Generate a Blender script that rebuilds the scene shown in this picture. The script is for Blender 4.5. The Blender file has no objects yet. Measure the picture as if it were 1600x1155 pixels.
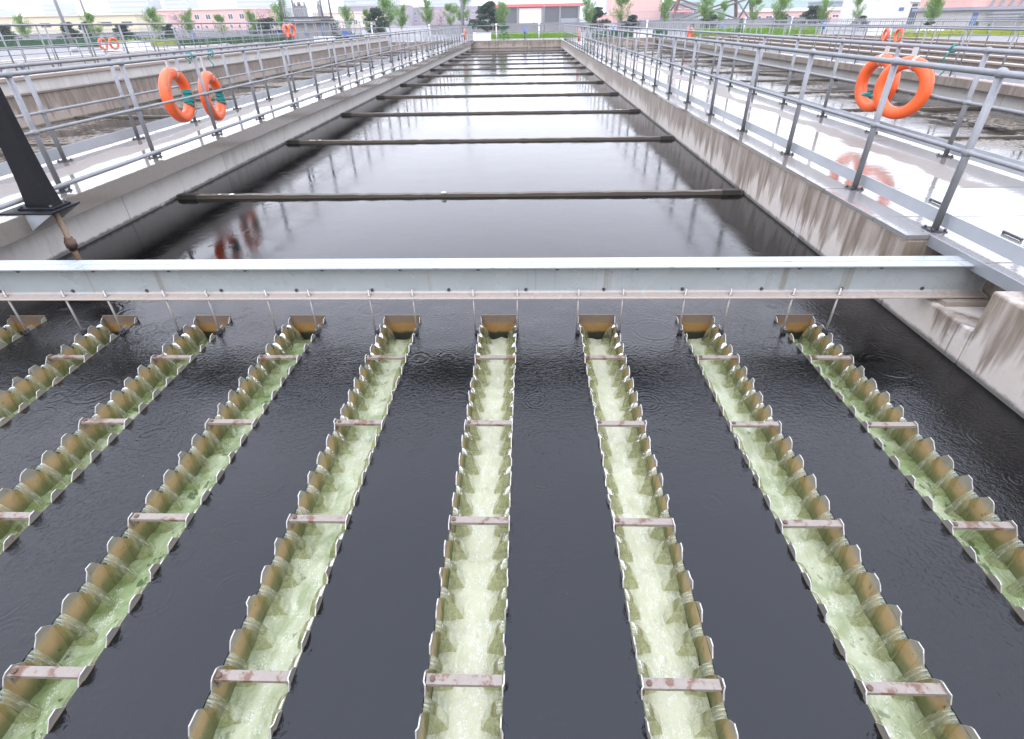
import bpy, bmesh, math, random
from mathutils import Vector, Matrix, noise

R = math.radians
S = bpy.context.scene
COL = S.collection
rnd = random.Random(7)

# ------------------------------------------------------------------ camera
CAM_H = 2.0566                      # metres above the water of the tank (water is z = 0)
th, ps, ro = 0.5535, -0.0349, -0.0186
fw = Vector((math.sin(ps)*math.cos(th), math.cos(ps)*math.cos(th), -math.sin(th)))
rt = Vector((math.cos(ps), -math.sin(ps), 0))
up = rt.cross(fw)
r2 = rt*math.cos(ro) + up*math.sin(ro)
u2 = -rt*math.sin(ro) + up*math.cos(ro)
cam_d = bpy.data.cameras.new('camera')
cam = bpy.data.objects.new('camera', cam_d)
COL.objects.link(cam)
m = Matrix((r2, u2, -fw)).transposed().to_4x4()
m.translation = (0, 0, CAM_H)
cam.matrix_world = m
cam_d.sensor_width = 36
cam_d.lens = 808.43/1600*36
cam_d.shift_y = -45.5/1600
cam_d.clip_start = 0.05
cam_d.clip_end = 5000
S.camera = cam

# ------------------------------------------------------------------ world: white overcast sky
SKY_HORIZON, SKY_RISE = 2.5, 1.5
w = bpy.data.worlds.new('World')
S.world = w
w.use_nodes = True
nt = w.node_tree
nt.nodes.clear()
out = nt.nodes.new('ShaderNodeOutputWorld')
bg = nt.nodes.new('ShaderNodeBackground')
bgs = nt.nodes.new('ShaderNodeBackground')
add = nt.nodes.new('ShaderNodeAddShader')
sky = nt.nodes.new('ShaderNodeTexSky')
sky.sky_type = 'NISHITA'
sky.sun_disc = False
sky.sun_elevation = R(58)
sky.sun_rotation = R(190)
sky.dust_density = 6
hs = nt.nodes.new('ShaderNodeHueSaturation')
hs.inputs['Saturation'].default_value = 0.4
nt.links.new(sky.outputs[0], hs.inputs['Color'])
nt.links.new(hs.outputs[0], bgs.inputs[0])
bgs.inputs[1].default_value = 0.05
# overcast law: the sky brightens steadily from the misty horizon to the zenith
geo = nt.nodes.new('ShaderNodeTexCoord')
sep = nt.nodes.new('ShaderNodeSeparateXYZ')
nt.links.new(geo.outputs['Generated'], sep.inputs[0])
mx = nt.nodes.new('ShaderNodeMath'); mx.operation = 'MAXIMUM'; mx.inputs[1].default_value = 0
nt.links.new(sep.outputs['Z'], mx.inputs[0])
ma = nt.nodes.new('ShaderNodeMath'); ma.operation = 'MULTIPLY_ADD'
ma.inputs[1].default_value = SKY_RISE
ma.inputs[2].default_value = SKY_HORIZON
nt.links.new(mx.outputs[0], ma.inputs[0])
cr = nt.nodes.new('ShaderNodeMix'); cr.data_type = 'RGBA'
cr.inputs[6].default_value = (0.97, 0.97, 1.035, 1)       # misty white low down
cr.inputs[7].default_value = (0.83, 0.92, 1.19, 1)       # cooler cloud overhead
nt.links.new(mx.outputs[0], cr.inputs[0])
nt.links.new(cr.outputs[2], bg.inputs[0])
nt.links.new(ma.outputs[0], bg.inputs[1])
nt.links.new(bg.outputs[0], add.inputs[0])
nt.links.new(bgs.outputs[0], add.inputs[1])
nt.links.new(add.outputs[0], out.inputs[0])

sun_d = bpy.data.lights.new('sun', 'SUN')
sun_d.energy = 0.6
sun_d.angle = R(40)
sun_d.color = (1, 0.97, 0.93)
sun = bpy.data.objects.new('sun', sun_d)
COL.objects.link(sun)
sun.rotation_euler = (R(32), 0, R(-10))       # high, from behind the camera, veiled by cloud

S.view_settings.view_transform = 'Standard'
S.view_settings.look = 'None'
S.view_settings.exposure = 0
S.view_settings.gamma = 1
S.render.engine = 'CYCLES'
S.cycles.use_denoising = True
S.cycles.max_bounces = 5
S.cycles.diffuse_bounces = 3
S.cycles.glossy_bounces = 3
S.cycles.transparent_max_bounces = 8
S.cycles.use_adaptive_sampling = True
S.cycles.adaptive_threshold = 0.02
S.cycles.volume_bounces = 1
S.cycles.caustics_reflective = False
S.cycles.caustics_refractive = False

# ------------------------------------------------------------------ material helpers
class NB:
    def __init__(self, name):
        self.m = bpy.data.materials.new(name)
        self.m.use_nodes = True
        self.t = self.m.node_tree
        self.t.nodes.clear()
        self.o = self.t.nodes.new('ShaderNodeOutputMaterial')
        self.p = self.t.nodes.new('ShaderNodeBsdfPrincipled')
        self.t.links.new(self.p.outputs[0], self.o.inputs[0])
        self._pos = None
    def n(self, typ, **kw):
        x = self.t.nodes.new(typ)
        for k, v in kw.items():
            setattr(x, k, v)
        return x
    def l(self, a, b):
        self.t.links.new(a, b)
        return b
    def put(self, sock, v):
        if hasattr(v, 'links') or isinstance(v, bpy.types.NodeSocket):
            self.l(v, sock)
        elif isinstance(v, (tuple, list)) and len(v) == 3 and sock.type == 'RGBA':
            sock.default_value = (*v, 1)
        else:
            sock.default_value = v
    def set(self, **kw):
        for k, v in kw.items():
            self.put(self.p.inputs[k.replace('_', ' ')], v)
        return self
    def pos(self):
        if self._pos is None:
            self._pos = self.n('ShaderNodeNewGeometry').outputs['Position']
        return self._pos
    def objpos(self):
        return self.n('ShaderNodeTexCoord').outputs['Object']
    def xyz(self, v=None):
        s = self.n('ShaderNodeSeparateXYZ')
        self.l(v or self.pos(), s.inputs[0])
        return s.outputs
    def scaled(self, sx, sy, sz, v=None, loc=(0, 0, 0)):
        mp = self.n('ShaderNodeMapping')
        self.l(v or self.pos(), mp.inputs[0])
        mp.inputs['Scale'].default_value = (sx, sy, sz)
        mp.inputs['Location'].default_value = loc
        return mp.outputs[0]
    def noise(self, scale=5, detail=3, rough=0.5, v=None, dist=0.0, col=False):
        x = self.n('ShaderNodeTexNoise')
        self.l(v or self.pos(), x.inputs['Vector'])
        x.inputs['Scale'].default_value = scale
        x.inputs['Detail'].default_value = detail
        x.inputs['Roughness'].default_value = rough
        x.inputs['Distortion'].default_value = dist
        return x.outputs['Color' if col else 'Fac']
    def voro(self, scale=5, v=None, feature='F1'):
        x = self.n('ShaderNodeTexVoronoi', feature=feature)
        self.l(v or self.pos(), x.inputs['Vector'])
        x.inputs['Scale'].default_value = scale
        return x.outputs
    def ramp(self, fac, stops, interp='LINEAR'):
        x = self.n('ShaderNodeValToRGB')
        x.color_ramp.interpolation = interp
        e = x.color_ramp.elements
        while len(e) > 1:
            e.remove(e[-1])
        first = True
        for p, c in stops:
            if isinstance(c, (int, float)):
                c = (c, c, c)
            if first:
                e[0].position = p; e[0].color = (*c, 1); first = False
            else:
                k = e.new(p); k.color = (*c, 1)
        self.put(x.inputs[0], fac)
        return x.outputs[0]
    def math(self, op, a, b=0.0, c=0.0, clamp=False):
        x = self.n('ShaderNodeMath', operation=op)
        x.use_clamp = clamp
        self.put(x.inputs[0], a); self.put(x.inputs[1], b); self.put(x.inputs[2], c)
        return x.outputs[0]
    def mix(self, fac, a, b, typ='MIX'):
        x = self.n('ShaderNodeMix', data_type='RGBA', blend_type=typ)
        self.put(x.inputs[0], fac); self.put(x.inputs[6], a); self.put(x.inputs[7], b)
        return x.outputs[2]
    def step(self, v, a, b):
        x = self.n('ShaderNodeMapRange', interpolation_type='SMOOTHSTEP')
        self.put(x.inputs[0], v)
        x.inputs[1].default_value = a; x.inputs[2].default_value = b
        return x.outputs[0]
    def bump(self, h, strength=0.3, dist=0.01, normal=None):
        x = self.n('ShaderNodeBump')
        x.inputs['Strength'].default_value = strength
        x.inputs['Distance'].default_value = dist
        self.put(x.inputs['Height'], h)
        if normal is not None:
            self.l(normal, x.inputs['Normal'])
        return x.outputs[0]

MAT = {}

def plain(name, col, rough=0.6, metal=0.0, var=0.15, scale=6, bump=0.0, coat=0.0):
    b = NB(name)
    f = b.noise(scale, 4, 0.6)
    c = b.mix(f, tuple(x*(1-var) for x in col), tuple(min(1, x*(1+var)) for x in col))
    b.set(Base_Color=c, Roughness=b.ramp(b.noise(scale*3, 3), [(0.3, max(0, rough-0.1)), (0.7, min(1, rough+0.1))]), Metallic=metal)
    if coat:
        b.set(Coat_Weight=coat, Coat_Roughness=0.08)
    if bump:
        b.set(Normal=b.bump(b.noise(scale*8, 4), bump, 0.004))
    MAT[name] = b.m
    return b.m

# --- main tank water
def water_mat(name, scum=0.0):
    b = NB(name)
    x, y, z = b.xyz()
    fine = b.noise(38, 3, 0.6, v=b.scaled(1, 1.25, 1), dist=0.5)
    mid = b.noise(7, 2, 0.5)
    big = b.noise(1.1, 2, 0.5)
    amp = b.math('MULTIPLY', b.ramp(big, [(0.33, 0.22), (0.66, 1.1)]), b.math('SUBTRACT', 3.3, b.math('MULTIPLY', b.step(y, 3.3, 4.6), 2.8)))   # livelier where the water is drawn to the weirs
    fine = b.math('ADD', fine, b.math('MULTIPLY', b.noise(80, 2, 0.5), 0.30))
    h = b.math('MULTIPLY', b.math('ADD', fine, b.math('ADD', b.math('MULTIPLY', mid, 0.9), b.math('MULTIPLY', b.noise(2.6, 2), 0.8))), amp)
    # rings where raindrops have struck
    for sc, fr, ht, seed in ((1.35, 95, 0.5, 0), (2.6, 150, 0.55, 9), (6.0, 260, 0.45, 21)):
        v = b.voro(sc, v=b.scaled(1, 1, 0, loc=(seed, seed*1.7, 0)))
        d = b.math('DIVIDE', v['Distance'], sc)
        rr = b.xyz(v['Color'])
        ph = b.math('MULTIPLY', rr[0], 0.17)
        q = b.math('ABSOLUTE', b.math('SUBTRACT', d, ph))
        env = b.math('SUBTRACT', 1.0, b.math('DIVIDE', q, 0.05), clamp=True)
        env = b.math('MULTIPLY', env, b.math('GREATER_THAN', rr[1], 0.55))
        ring = b.math('MULTIPLY', b.math('SINE', b.math('MULTIPLY', d, fr)), b.math('MULTIPLY', env, ht))
        h = b.math('ADD', h, b.math('MULTIPLY', ring, b.math('SUBTRACT', 1.0, b.math('MULTIPLY', b.step(y, 3.3, 5.0), 0.75))))
    nrm = b.bump(h, 0.6, 0.0030)
    base = b.mix(b.noise(0.6, 3), (0.0006, 0.0007, 0.0008), (0.0014, 0.0014, 0.0013))
    b.set(Roughness=0.03, IOR=1.40, Normal=nrm)
    if scum:
        patch = b.math('MULTIPLY', b.step(b.noise(0.55, 4, 0.65), 0.44, 0.60), b.step(b.noise(9, 5, 0.75), 0.40, 0.58))
        patch = b.math('MULTIPLY', patch, scum)
        speck = b.step(b.voro(5.5)['Distance'], 0.16, 0.10)
        speck = b.math('MULTIPLY', speck, b.step(b.noise(0.9, 3), 0.5, 0.6))
        base = b.mix(patch, base, b.mix(b.noise(6, 4), (0.075, 0.055, 0.035), (0.19, 0.15, 0.10)))
        base = b.mix(speck, base, (0.5, 0.48, 0.45))
        b.set(Roughness=b.math('ADD', b.math('MULTIPLY', patch, 0.5), 0.035))
    else:
        # small floating flecks
        fl = b.voro(4.5)
        fr_ = b.math('MULTIPLY', b.step(b.math('ADD', fl['Distance'], b.math('MULTIPLY', fine, 0.05)), 0.075, 0.05), b.math('GREATER_THAN', b.xyz(fl['Color'])[0], 0.62))
        base = b.mix(fr_, base, (0.035, 0.03, 0.02))
    b.set(Base_Color=base)
    MAT[name] = b.m
water_mat('tank_water')
water_mat('scummy_water', 1.0)

# --- foamy water running in the troughs
def stream_mat(name, green):
    b = NB(name)
    p = b.scaled(1, 0.55, 1)
    f = b.noise(9, 5, 0.62, v=p, dist=0.5)
    f2 = b.noise(40, 5, 0.75, v=p, dist=0.3)
    at = b.n('ShaderNodeAttribute'); at.attribute_name = 'edge'
    edge = at.outputs['Fac']
    cream = b.mix(f, (0.355, 0.355, 0.225), (0.435, 0.43, 0.31))
    cream = b.mix(b.math('MULTIPLY', b.step(f2, 0.50, 0.70), 0.8), cream, (0.53, 0.53, 0.455))
    cream = b.mix(b.math('MULTIPLY', b.step(b.noise(11, 4, 0.65), 0.58, 0.70), 0.3), cream, (0.27, 0.28, 0.16))
    fz = b.noise(95, 4, 0.75, v=p)
    side = b.math('MULTIPLY', b.step(b.math('ADD', edge, b.math('MULTIPLY', b.math('SUBTRACT', f, 0.5), 0.8)), 0.40, 0.85), 0.65)
    cream = b.mix(side, cream, b.mix(b.step(fz, 0.40, 0.62), (0.22, 0.235, 0.135), (0.43, 0.44, 0.36)))
    alg = b.mix(f2, (0.055, 0.085, 0.02), (0.14, 0.19, 0.06))
    k = b.step(f, 0.48 + 0.20*green, 0.26 + 0.12*green)
    k = b.math('MULTIPLY', k, 0.25 + 0.60*green)
    c = b.mix(k, cream, alg)
    c = b.mix(0.38*green, c, b.mix(f2, (0.13, 0.19, 0.07), (0.25, 0.32, 0.15)))
    bub = b.math('MULTIPLY', b.step(b.voro(150, v=p)['Distance'], 0.42, 0.25), b.step(b.noise(18, 3, 0.6, v=p), 0.50, 0.62))
    c = b.mix(b.math('MULTIPLY', bub, 0.55), c, (0.62, 0.63, 0.57))
    dk = b.math('MULTIPLY', b.step(b.noise(15, 3, 0.6, v=b.scaled(1, 0.8, 1)), 0.68 - 0.09*green, 0.73 - 0.09*green), 0.2 + 0.65*green)
    c = b.mix(dk, c, (0.035, 0.06, 0.015))
    b.set(Base_Color=c, Roughness=b.ramp(f2, [(0.35, 0.30), (0.6, 0.65)]), IOR=1.33, Specular_IOR_Level=0.35,
          Normal=b.bump(b.math('ADD', f2, b.math('MULTIPLY', b.noise(80, 3), 0.4)), 0.7, 0.012))
    MAT[name] = b.m
stream_mat('pale_foamy_water', 0.0)
stream_mat('mixed_foamy_water', 0.5)
stream_mat('green_foamy_water', 1.0)

# --- sheets of water falling through the notches: thin, glassy, streaked
b = NB('overflow_water')
op = b.objpos()
streak = b.noise(1, 4, 0.65, v=b.scaled(14, 130, 14, v=op))
tr = b.n('ShaderNodeBsdfTransparent'); b.put(tr.inputs[0], (0.72, 0.73, 0.52))
gl = b.n('ShaderNodeBsdfGlossy'); gl.inputs['Roughness'].default_value = 0.06
b.put(gl.inputs[0], (1, 1, 1))
df = b.n('ShaderNodeBsdfDiffuse'); b.put(df.inputs[0], (0.38, 0.39, 0.28))
fr = b.n('ShaderNodeFresnel'); fr.inputs[0].default_value = 1.33
nm = b.bump(streak, 0.2, 0.002)
b.l(nm, gl.inputs['Normal']); b.l(nm, fr.inputs['Normal'])
m1 = b.n('ShaderNodeMixShader'); b.l(b.math('ADD', b.math('MULTIPLY', b.step(streak, 0.42, 0.70), 0.50), 0.14), m1.inputs[0])
b.l(tr.outputs[0], m1.inputs[1]); b.l(df.outputs[0], m1.inputs[2])
m2 = b.n('ShaderNodeMixShader'); b.l(b.math('MULTIPLY', fr.outputs[0], 0.5, clamp=True), m2.inputs[0])
b.l(m1.outputs[0], m2.inputs[1]); b.l(gl.outputs[0], m2.inputs[2])
b.l(m2.outputs[0], b.o.inputs[0])
MAT['overflow_water'] = b.m

b = NB('overflow_flank')
op = b.objpos()
streak = b.noise(1, 4, 0.6, v=b.scaled(60, 40, 10, v=op))
tr = b.n('ShaderNodeBsdfTransparent'); b.put(tr.inputs[0], (0.90, 0.90, 0.76))
df = b.n('ShaderNodeBsdfDiffuse'); b.l(b.mix(streak, (0.22, 0.225, 0.12), (0.36, 0.37, 0.25)), df.inputs[0])
gl = b.n('ShaderNodeBsdfGlossy'); gl.inputs['Roughness'].default_value = 0.12
m1 = b.n('ShaderNodeMixShader'); b.l(b.math('ADD', b.math('MULTIPLY', b.step(streak, 0.35, 0.7), 0.35), 0.08), m1.inputs[0])
b.l(tr.outputs[0], m1.inputs[1]); b.l(df.outputs[0], m1.inputs[2])
m2 = b.n('ShaderNodeMixShader'); m2.inputs[0].default_value = 0.035
b.l(m1.outputs[0], m2.inputs[1]); b.l(gl.outputs[0], m2.inputs[2])
b.l(m2.outputs[0], b.o.inputs[0])
MAT['overflow_flank'] = b.m

# --- stainless weir plate, stained tan and green below
b = NB('weir_steel')
x, y, z = b.xyz()
g = b.noise(14, 4, 0.6)
big = b.noise(3.3, 3, 0.6)
zz = b.math('ADD', z, b.math('ADD', b.math('MULTIPLY', b.math('SUBTRACT', g, 0.5), 0.07), b.math('MULTIPLY', b.math('SUBTRACT', big, 0.5), 0.09)))
clean = b.mix(g, (0.20, 0.185, 0.15), (0.31, 0.29, 0.245))
tan_ = b.mix(b.noise(30, 3), (0.26, 0.17, 0.075), (0.36, 0.255, 0.135))
c = b.mix(b.step(zz, 0.012, -0.030), clean, tan_)
c = b.mix(b.step(zz, -0.065, -0.125), c, b.mix(b.noise(45, 4, 0.7), (0.095, 0.105, 0.035), (0.19, 0.19, 0.09)))
c = b.mix(b.math('MULTIPLY', b.step(b.noise(26, 5, 0.75), 0.60, 0.68), b.step(z, 0.02, -0.04)), c, (0.035, 0.06, 0.012))
c = b.mix(b.math('MULTIPLY', b.step(b.noise(9, 5, 0.75), 0.60, 0.72), 0.7), c, (0.17, 0.085, 0.035))
b.set(Base_Color=c, Metallic=b.math('MULTIPLY', b.step(zz, -0.03, 0.02), 0.45), Roughness=b.ramp(g, [(0.3, 0.28), (0.7, 0.45)]),
      Normal=b.bump(b.noise(120, 3), 0.15, 0.002))
MAT['weir_steel'] = b.m
b = NB('plate_edge')
b.set(Base_Color=b.mix(b.noise(40, 3), (0.25, 0.23, 0.20), (0.50, 0.48, 0.46)), Metallic=0.3, Roughness=0.3)
MAT['plate_edge'] = b.m
b = NB('end_plate_rust')
x, y, z = b.xyz()
g = b.noise(18, 5, 0.65)
zz = b.math('ADD', z, b.math('MULTIPLY', b.math('SUBTRACT', g, 0.5), 0.05))
c = b.mix(g, (0.12, 0.085, 0.06), (0.21, 0.15, 0.11))
c = b.mix(b.step(zz, -0.012, -0.04), c, b.mix(b.noise(40, 3), (0.22, 0.10, 0.03), (0.30, 0.19, 0.06)))
c = b.mix(b.step(zz, -0.09, -0.125), c, (0.02, 0.022, 0.01))
b.set(Base_Color=c, Roughness=0.55, Normal=b.bump(b.noise(90, 4), 0.3, 0.003))
MAT['end_plate_rust'] = b.m
b = NB('rusty_bar')
g = b.noise(16, 5, 0.7); g2 = b.noise(55, 3, 0.6)
c = b.mix(g2, (0.15, 0.122, 0.098), (0.215, 0.182, 0.152))
c = b.mix(b.step(g, 0.50, 0.60), c, b.mix(g2, (0.07, 0.034, 0.02), (0.14, 0.075, 0.046)))
b.set(Base_Color=c, Roughness=0.6, Normal=b.bump(g2, 0.3, 0.003))
MAT['rusty_bar'] = b.m

# --- painted beam
b = NB('beam_paint')
x, y, z = b.xyz()
dn = b.noise(1, 4, 0.65, v=b.scaled(11, 11, 0.12))
g = b.noise(3, 5, 0.6)
c = b.mix(g, (0.225, 0.242, 0.238), (0.30, 0.318, 0.315))
c = b.mix(b.math('MULTIPLY', b.step(dn, 0.57, 0.70), 0.55), c, (0.15, 0.13, 0.095))
sp = b.noise(20, 6, 0.8)
c = b.mix(b.math('MULTIPLY', b.step(b.math('ADD', z, b.math('MULTIPLY', b.noise(9, 5, 0.7), 0.05)), 0.372, 0.350), 1.0), c, b.mix(sp, (0.25, 0.20, 0.16), (0.38, 0.33, 0.29)))
c = b.mix(b.math('MULTIPLY', b.step(sp, 0.62, 0.70), 0.5), c, (0.18, 0.14, 0.11))
b.set(Base_Color=c, Roughness=b.ramp(g, [(0.3, 0.18), (0.7, 0.38)]), Normal=b.bump(b.noise(60, 3), 0.12, 0.002))
MAT['beam_paint'] = b.m

# --- concrete walls
def wall_mat(name, zt, lo, hi, wet, streak, lenmax, base_dark=0.10):
    b = NB(name)
    x, y, z = b.xyz()
    g = b.noise(2.2, 6, 0.65); g2 = b.noise(24, 4, 0.6)
    c = b.mix(g, lo, hi)
    c = b.mix(b.math('MULTIPLY', g2, 0.35), c, tuple(v*0.7 for v in lo))
    # wet runs hanging from the top edge, each of its own length
    along = b.math('ADD', x, y)
    cx = b.n('ShaderNodeCombineXYZ'); b.l(along, cx.inputs[0])
    ln = b.noise(3.0, 4, 0.75, v=cx.outputs[0])
    ln2 = b.noise(0.35, 2, 0.5, v=cx.outputs[0])
    L = b.math('MULTIPLY', b.math('POWER', b.math('MULTIPLY', ln, b.math('ADD', ln2, 0.45)), 2.2), lenmax*3.0)
    depth = b.math('SUBTRACT', zt, b.math('ADD', z, b.math('MULTIPLY', b.math('SUBTRACT', g2, 0.5), 0.04)))
    vs = b.noise(1, 4, 0.65, v=b.scaled(10, 10, 0.9))
    run = b.math('MULTIPLY', b.step(b.math('SUBTRACT', L, depth), -0.06, 0.12), b.math('ADD', 0.45, b.math('MULTIPLY', b.step(vs, 0.35, 0.65), 0.55)))
    run = b.math('MAXIMUM', run, b.math('MULTIPLY', b.step(b.math('MULTIPLY', vs, ln2), 0.285, 0.36), 0.75))
    c = b.mix(b.math('MULTIPLY', run, streak), c, b.mix(g, tuple(v*0.8 for v in wet), wet))
    # pale lime and dark algae near the water line
    wl = b.step(b.math('ADD', z, b.math('MULTIPLY', b.math('SUBTRACT', b.noise(9, 5, 0.75), 0.5), 0.07)), 0.055, 0.015)
    c = b.mix(b.math('MULTIPLY', wl, 0.85), c, (base_dark*0.5, base_dark*0.5, base_dark*0.42))
    lm = b.math('MULTIPLY', b.step(b.noise(3.5, 5, 0.7), 0.60, 0.68), b.step(z, 0.32, 0.12))
    c = b.mix(b.math('MULTIPLY', lm, 0.5), c, (0.50, 0.49, 0.47))
    # formwork joints
    jn = b.math('ABSOLUTE', b.math('SUBTRACT', b.math('FRACT', b.math('DIVIDE', along, 2.43)), 0.5))
    c = b.mix(b.math('MULTIPLY', b.step(jn, 0.004, 0.0015), 0.6), c, (0.08, 0.07, 0.06))
    b.set(Base_Color=c, Roughness=b.math('SUBTRACT', 0.78, b.math('MULTIPLY', run, 0.35)),
          Normal=b.bump(b.math('ADD', g2, b.noise(90, 3)), 0.25, 0.005))
    MAT[name] = b.m
wall_mat('stained_concrete', 0.56, (0.42, 0.365, 0.31), (0.58, 0.53, 0.475), (0.14, 0.10, 0.066), 0.9, 0.66)
wall_mat('grey_concrete', 0.42, (0.46, 0.435, 0.40), (0.60, 0.57, 0.53), (0.17, 0.145, 0.12), 0.35, 0.30)
wall_mat('brown_concrete', 0.66, (0.26, 0.21, 0.165), (0.36, 0.30, 0.25), (0.09, 0.065, 0.045), 0.8, 0.7)
b = NB('wet_coping')
g = b.noise(3, 5, 0.65); g2 = b.noise(30, 4)
b.set(Base_Color=b.mix(b.math('MULTIPLY', g2, 0.5), b.mix(g, (0.23, 0.18, 0.14), (0.33, 0.27, 0.22)), (0.14, 0.11, 0.085)), Roughness=0.55, Normal=b.bump(g2, 0.25, 0.005))
MAT['wet_coping'] = b.m

# --- rain-wet walkway: concrete under a film of water, a drier crown in the middle
def deck_mat(name, x0, x1, dry=1.0):
    b = NB(name)
    x, y, z = b.xyz()
    n1 = b.noise(1.1, 5, 0.6, v=b.scaled(1, 0.6, 1)); n2 = b.noise(22, 4, 0.65)
    xx = b.math('ADD', x, b.math('MULTIPLY', b.math('SUBTRACT', n1, 0.5), 0.9))
    band = b.math('MULTIPLY', b.step(xx, x0, x0+0.10), b.step(xx, x1+0.10, x1))
    spots = b.step(b.noise(1.9, 4, 0.6), 0.60, 0.68)
    dr = b.math('MULTIPLY', b.math('MAXIMUM', band, b.math('MULTIPLY', spots, 0.45)), dry)
    c = b.mix(n2, (0.12, 0.102, 0.084), (0.185, 0.16, 0.135))
    c = b.mix(b.math('MULTIPLY', b.step(n1, 0.5, 0.7), 0.5), c, (0.15, 0.125, 0.105))
    film = b.math('SUBTRACT', 1.0, dr)
    nr = b.bump(b.noise(1, 3, 0.55, v=b.scaled(5, 11, 5)), 0.22, 0.01)
    b.set(Base_Color=c, Roughness=b.math('ADD', 0.16, b.math('MULTIPLY', dr, 0.40)), Coat_Weight=b.math('MULTIPLY', film, 0.9), Coat_Roughness=0.06, Coat_IOR=1.33, Specular_IOR_Level=0.25,
          Coat_Normal=nr, Normal=b.bump(n2, 0.12, 0.004))
    MAT[name] = b.m
deck_mat('left_deck', -5.78, -5.42)
deck_mat('right_deck', 4.18, 4.5)
deck_mat('plain_deck', 900, 901, 0.4)
deck_mat('cover_deck', 4.18, 4.5, 0.5)
for nd in MAT['cover_deck'].node_tree.nodes:
    if nd.type == 'MIX' and not nd.inputs[6].is_linked and nd.inputs[6].default_value[0] < 0.13:
        nd.inputs[6].default_value = (0.125, 0.118, 0.11, 1); nd.inputs[7].default_value = (0.19, 0.18, 0.17, 1)

# --- metals, plastics, ropes
b = NB('galvanised')
g = b.noise(9, 4, 0.6); g2 = b.noise(70, 3)
b.set(Base_Color=b.mix(g, (0.15, 0.152, 0.157), (0.26, 0.262, 0.27)), Metallic=0.35, Roughness=b.ramp(g2, [(0.3, 0.45), (0.7, 0.62)]))
MAT['galvanised'] = b.m
plain('toe_board_paint', (0.33, 0.345, 0.36), 0.4, 0.2, 0.15, 5)
plain('dark_fitting', (0.07, 0.07, 0.075), 0.45, 0.6)
plain('black_paint', (0.006, 0.006, 0.007), 0.55, 0.0, 0.3)
plain('rod_steel', (0.33, 0.31, 0.29), 0.4, 0.5, 0.25, 40)
plain('rusted_pipe', (0.17, 0.115, 0.07), 0.6, 0.1, 0.45, 25, 0.3)
plain('rust', (0.085, 0.046, 0.03), 0.7, 0.1, 0.4, 50, 0.3)
b = NB('ring_orange')
g = b.noise(11, 5, 0.7)
b.set(Base_Color=b.mix(b.math('MULTIPLY', b.step(g, 0.60, 0.72), 0.35), b.mix(b.noise(4, 3), (0.60, 0.070, 0.011), (0.70, 0.115, 0.022)), (0.55, 0.20, 0.10)), Roughness=0.42, Normal=b.bump(b.noise(60, 3), 0.12, 0.003))
MAT['ring_orange'] = b.m
plain('strap_grey', (0.42, 0.40, 0.38), 0.7, 0, 0.2, 40)
plain('rope_teal', (0.01, 0.20, 0.18), 0.8, 0, 0.4, 60, 0.5)
plain('line_grey', (0.20, 0.17, 0.13), 0.8, 0, 0.3, 60)
b = NB('baffle_timber')
g = b.noise(1, 5, 0.7, v=b.scaled(3, 40, 40)); x, y, z = b.xyz()
c = b.mix(g, (0.035, 0.028, 0.02), (0.10, 0.08, 0.055))
c = b.mix(b.math('MULTIPLY', b.step(b.noise(14, 5, 0.8), 0.52, 0.62), b.step(z, 0.045, 0.065)), c, (0.30, 0.26, 0.20))
b.set(Base_Color=c, Roughness=0.6, Normal=b.bump(g, 0.5, 0.01))
MAT['baffle_timber'] = b.m
plain('board_end_dark', (0.03, 0.024, 0.018), 0.7, 0, 0.4, 20, 0.4)
plain('lichen_white', (0.55, 0.52, 0.47), 0.8, 0, 0.3, 30)

# --- vegetation and far things
def leaf_mat(name, c0, c1):
    b = NB(name)
    oi = b.n('ShaderNodeNewGeometry').outputs['Random Per Island']
    c = b.mix(oi, c0, c1)
    b.set(Base_Color=c, Roughness=0.55, Specular_IOR_Level=0.3)
    tl = b.n('ShaderNodeBsdfTranslucent'); b.l(c, tl.inputs[0])
    ms = b.n('ShaderNodeMixShader'); ms.inputs[0].default_value = 0.35
    b.l(b.p.outputs[0], ms.inputs[1]); b.l(tl.outputs[0], ms.inputs[2]); b.l(ms.outputs[0], b.o.inputs[0])
    MAT[name] = b.m
leaf_mat('young_leaf', (0.09, 0.185, 0.035), (0.20, 0.33, 0.075))
leaf_mat('pine_leaf', (0.012, 0.035, 0.018), (0.04, 0.085, 0.04))
leaf_mat('conifer_leaf', (0.02, 0.075, 0.03), (0.06, 0.16, 0.06))
leaf_mat('blossom_leaf', (0.42, 0.27, 0.29), (0.55, 0.40, 0.40))
leaf_mat('hedge_leaf', (0.10, 0.22, 0.015), (0.20, 0.36, 0.03))
leaf_mat('dark_hedge_leaf', (0.02, 0.07, 0.025), (0.05, 0.13, 0.05))
leaf_mat('yellow_hedge_leaf', (0.24, 0.30, 0.02), (0.36, 0.40, 0.04))
plain('bark', (0.12, 0.095, 0.075), 0.85, 0, 0.3, 12)
plain('pole_grey', (0.30, 0.305, 0.31), 0.5, 0.3)
plain('cream_render', (0.52, 0.46, 0.31), 0.8, 0, 0.06, 1)
plain('pink_render', (0.56, 0.33, 0.29), 0.8, 0, 0.06, 1)
plain('peach_render', (0.62, 0.50, 0.40), 0.8, 0, 0.06, 1)
plain('mauve_render', (0.24, 0.19, 0.21), 0.8, 0, 0.08, 1)
plain('white_tile', (0.58, 0.56, 0.52), 0.55, 0, 0.05, 1)
plain('pale_panel', (0.60, 0.57, 0.53), 0.7, 0, 0.05, 1)
plain('red_fascia', (0.55, 0.10, 0.085), 0.6, 0, 0.1, 1)
plain('grey_render', (0.20, 0.195, 0.195), 0.8, 0, 0.1, 1)
plain('roof_grey', (0.22, 0.235, 0.26), 0.7, 0, 0.1, 1)
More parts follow.
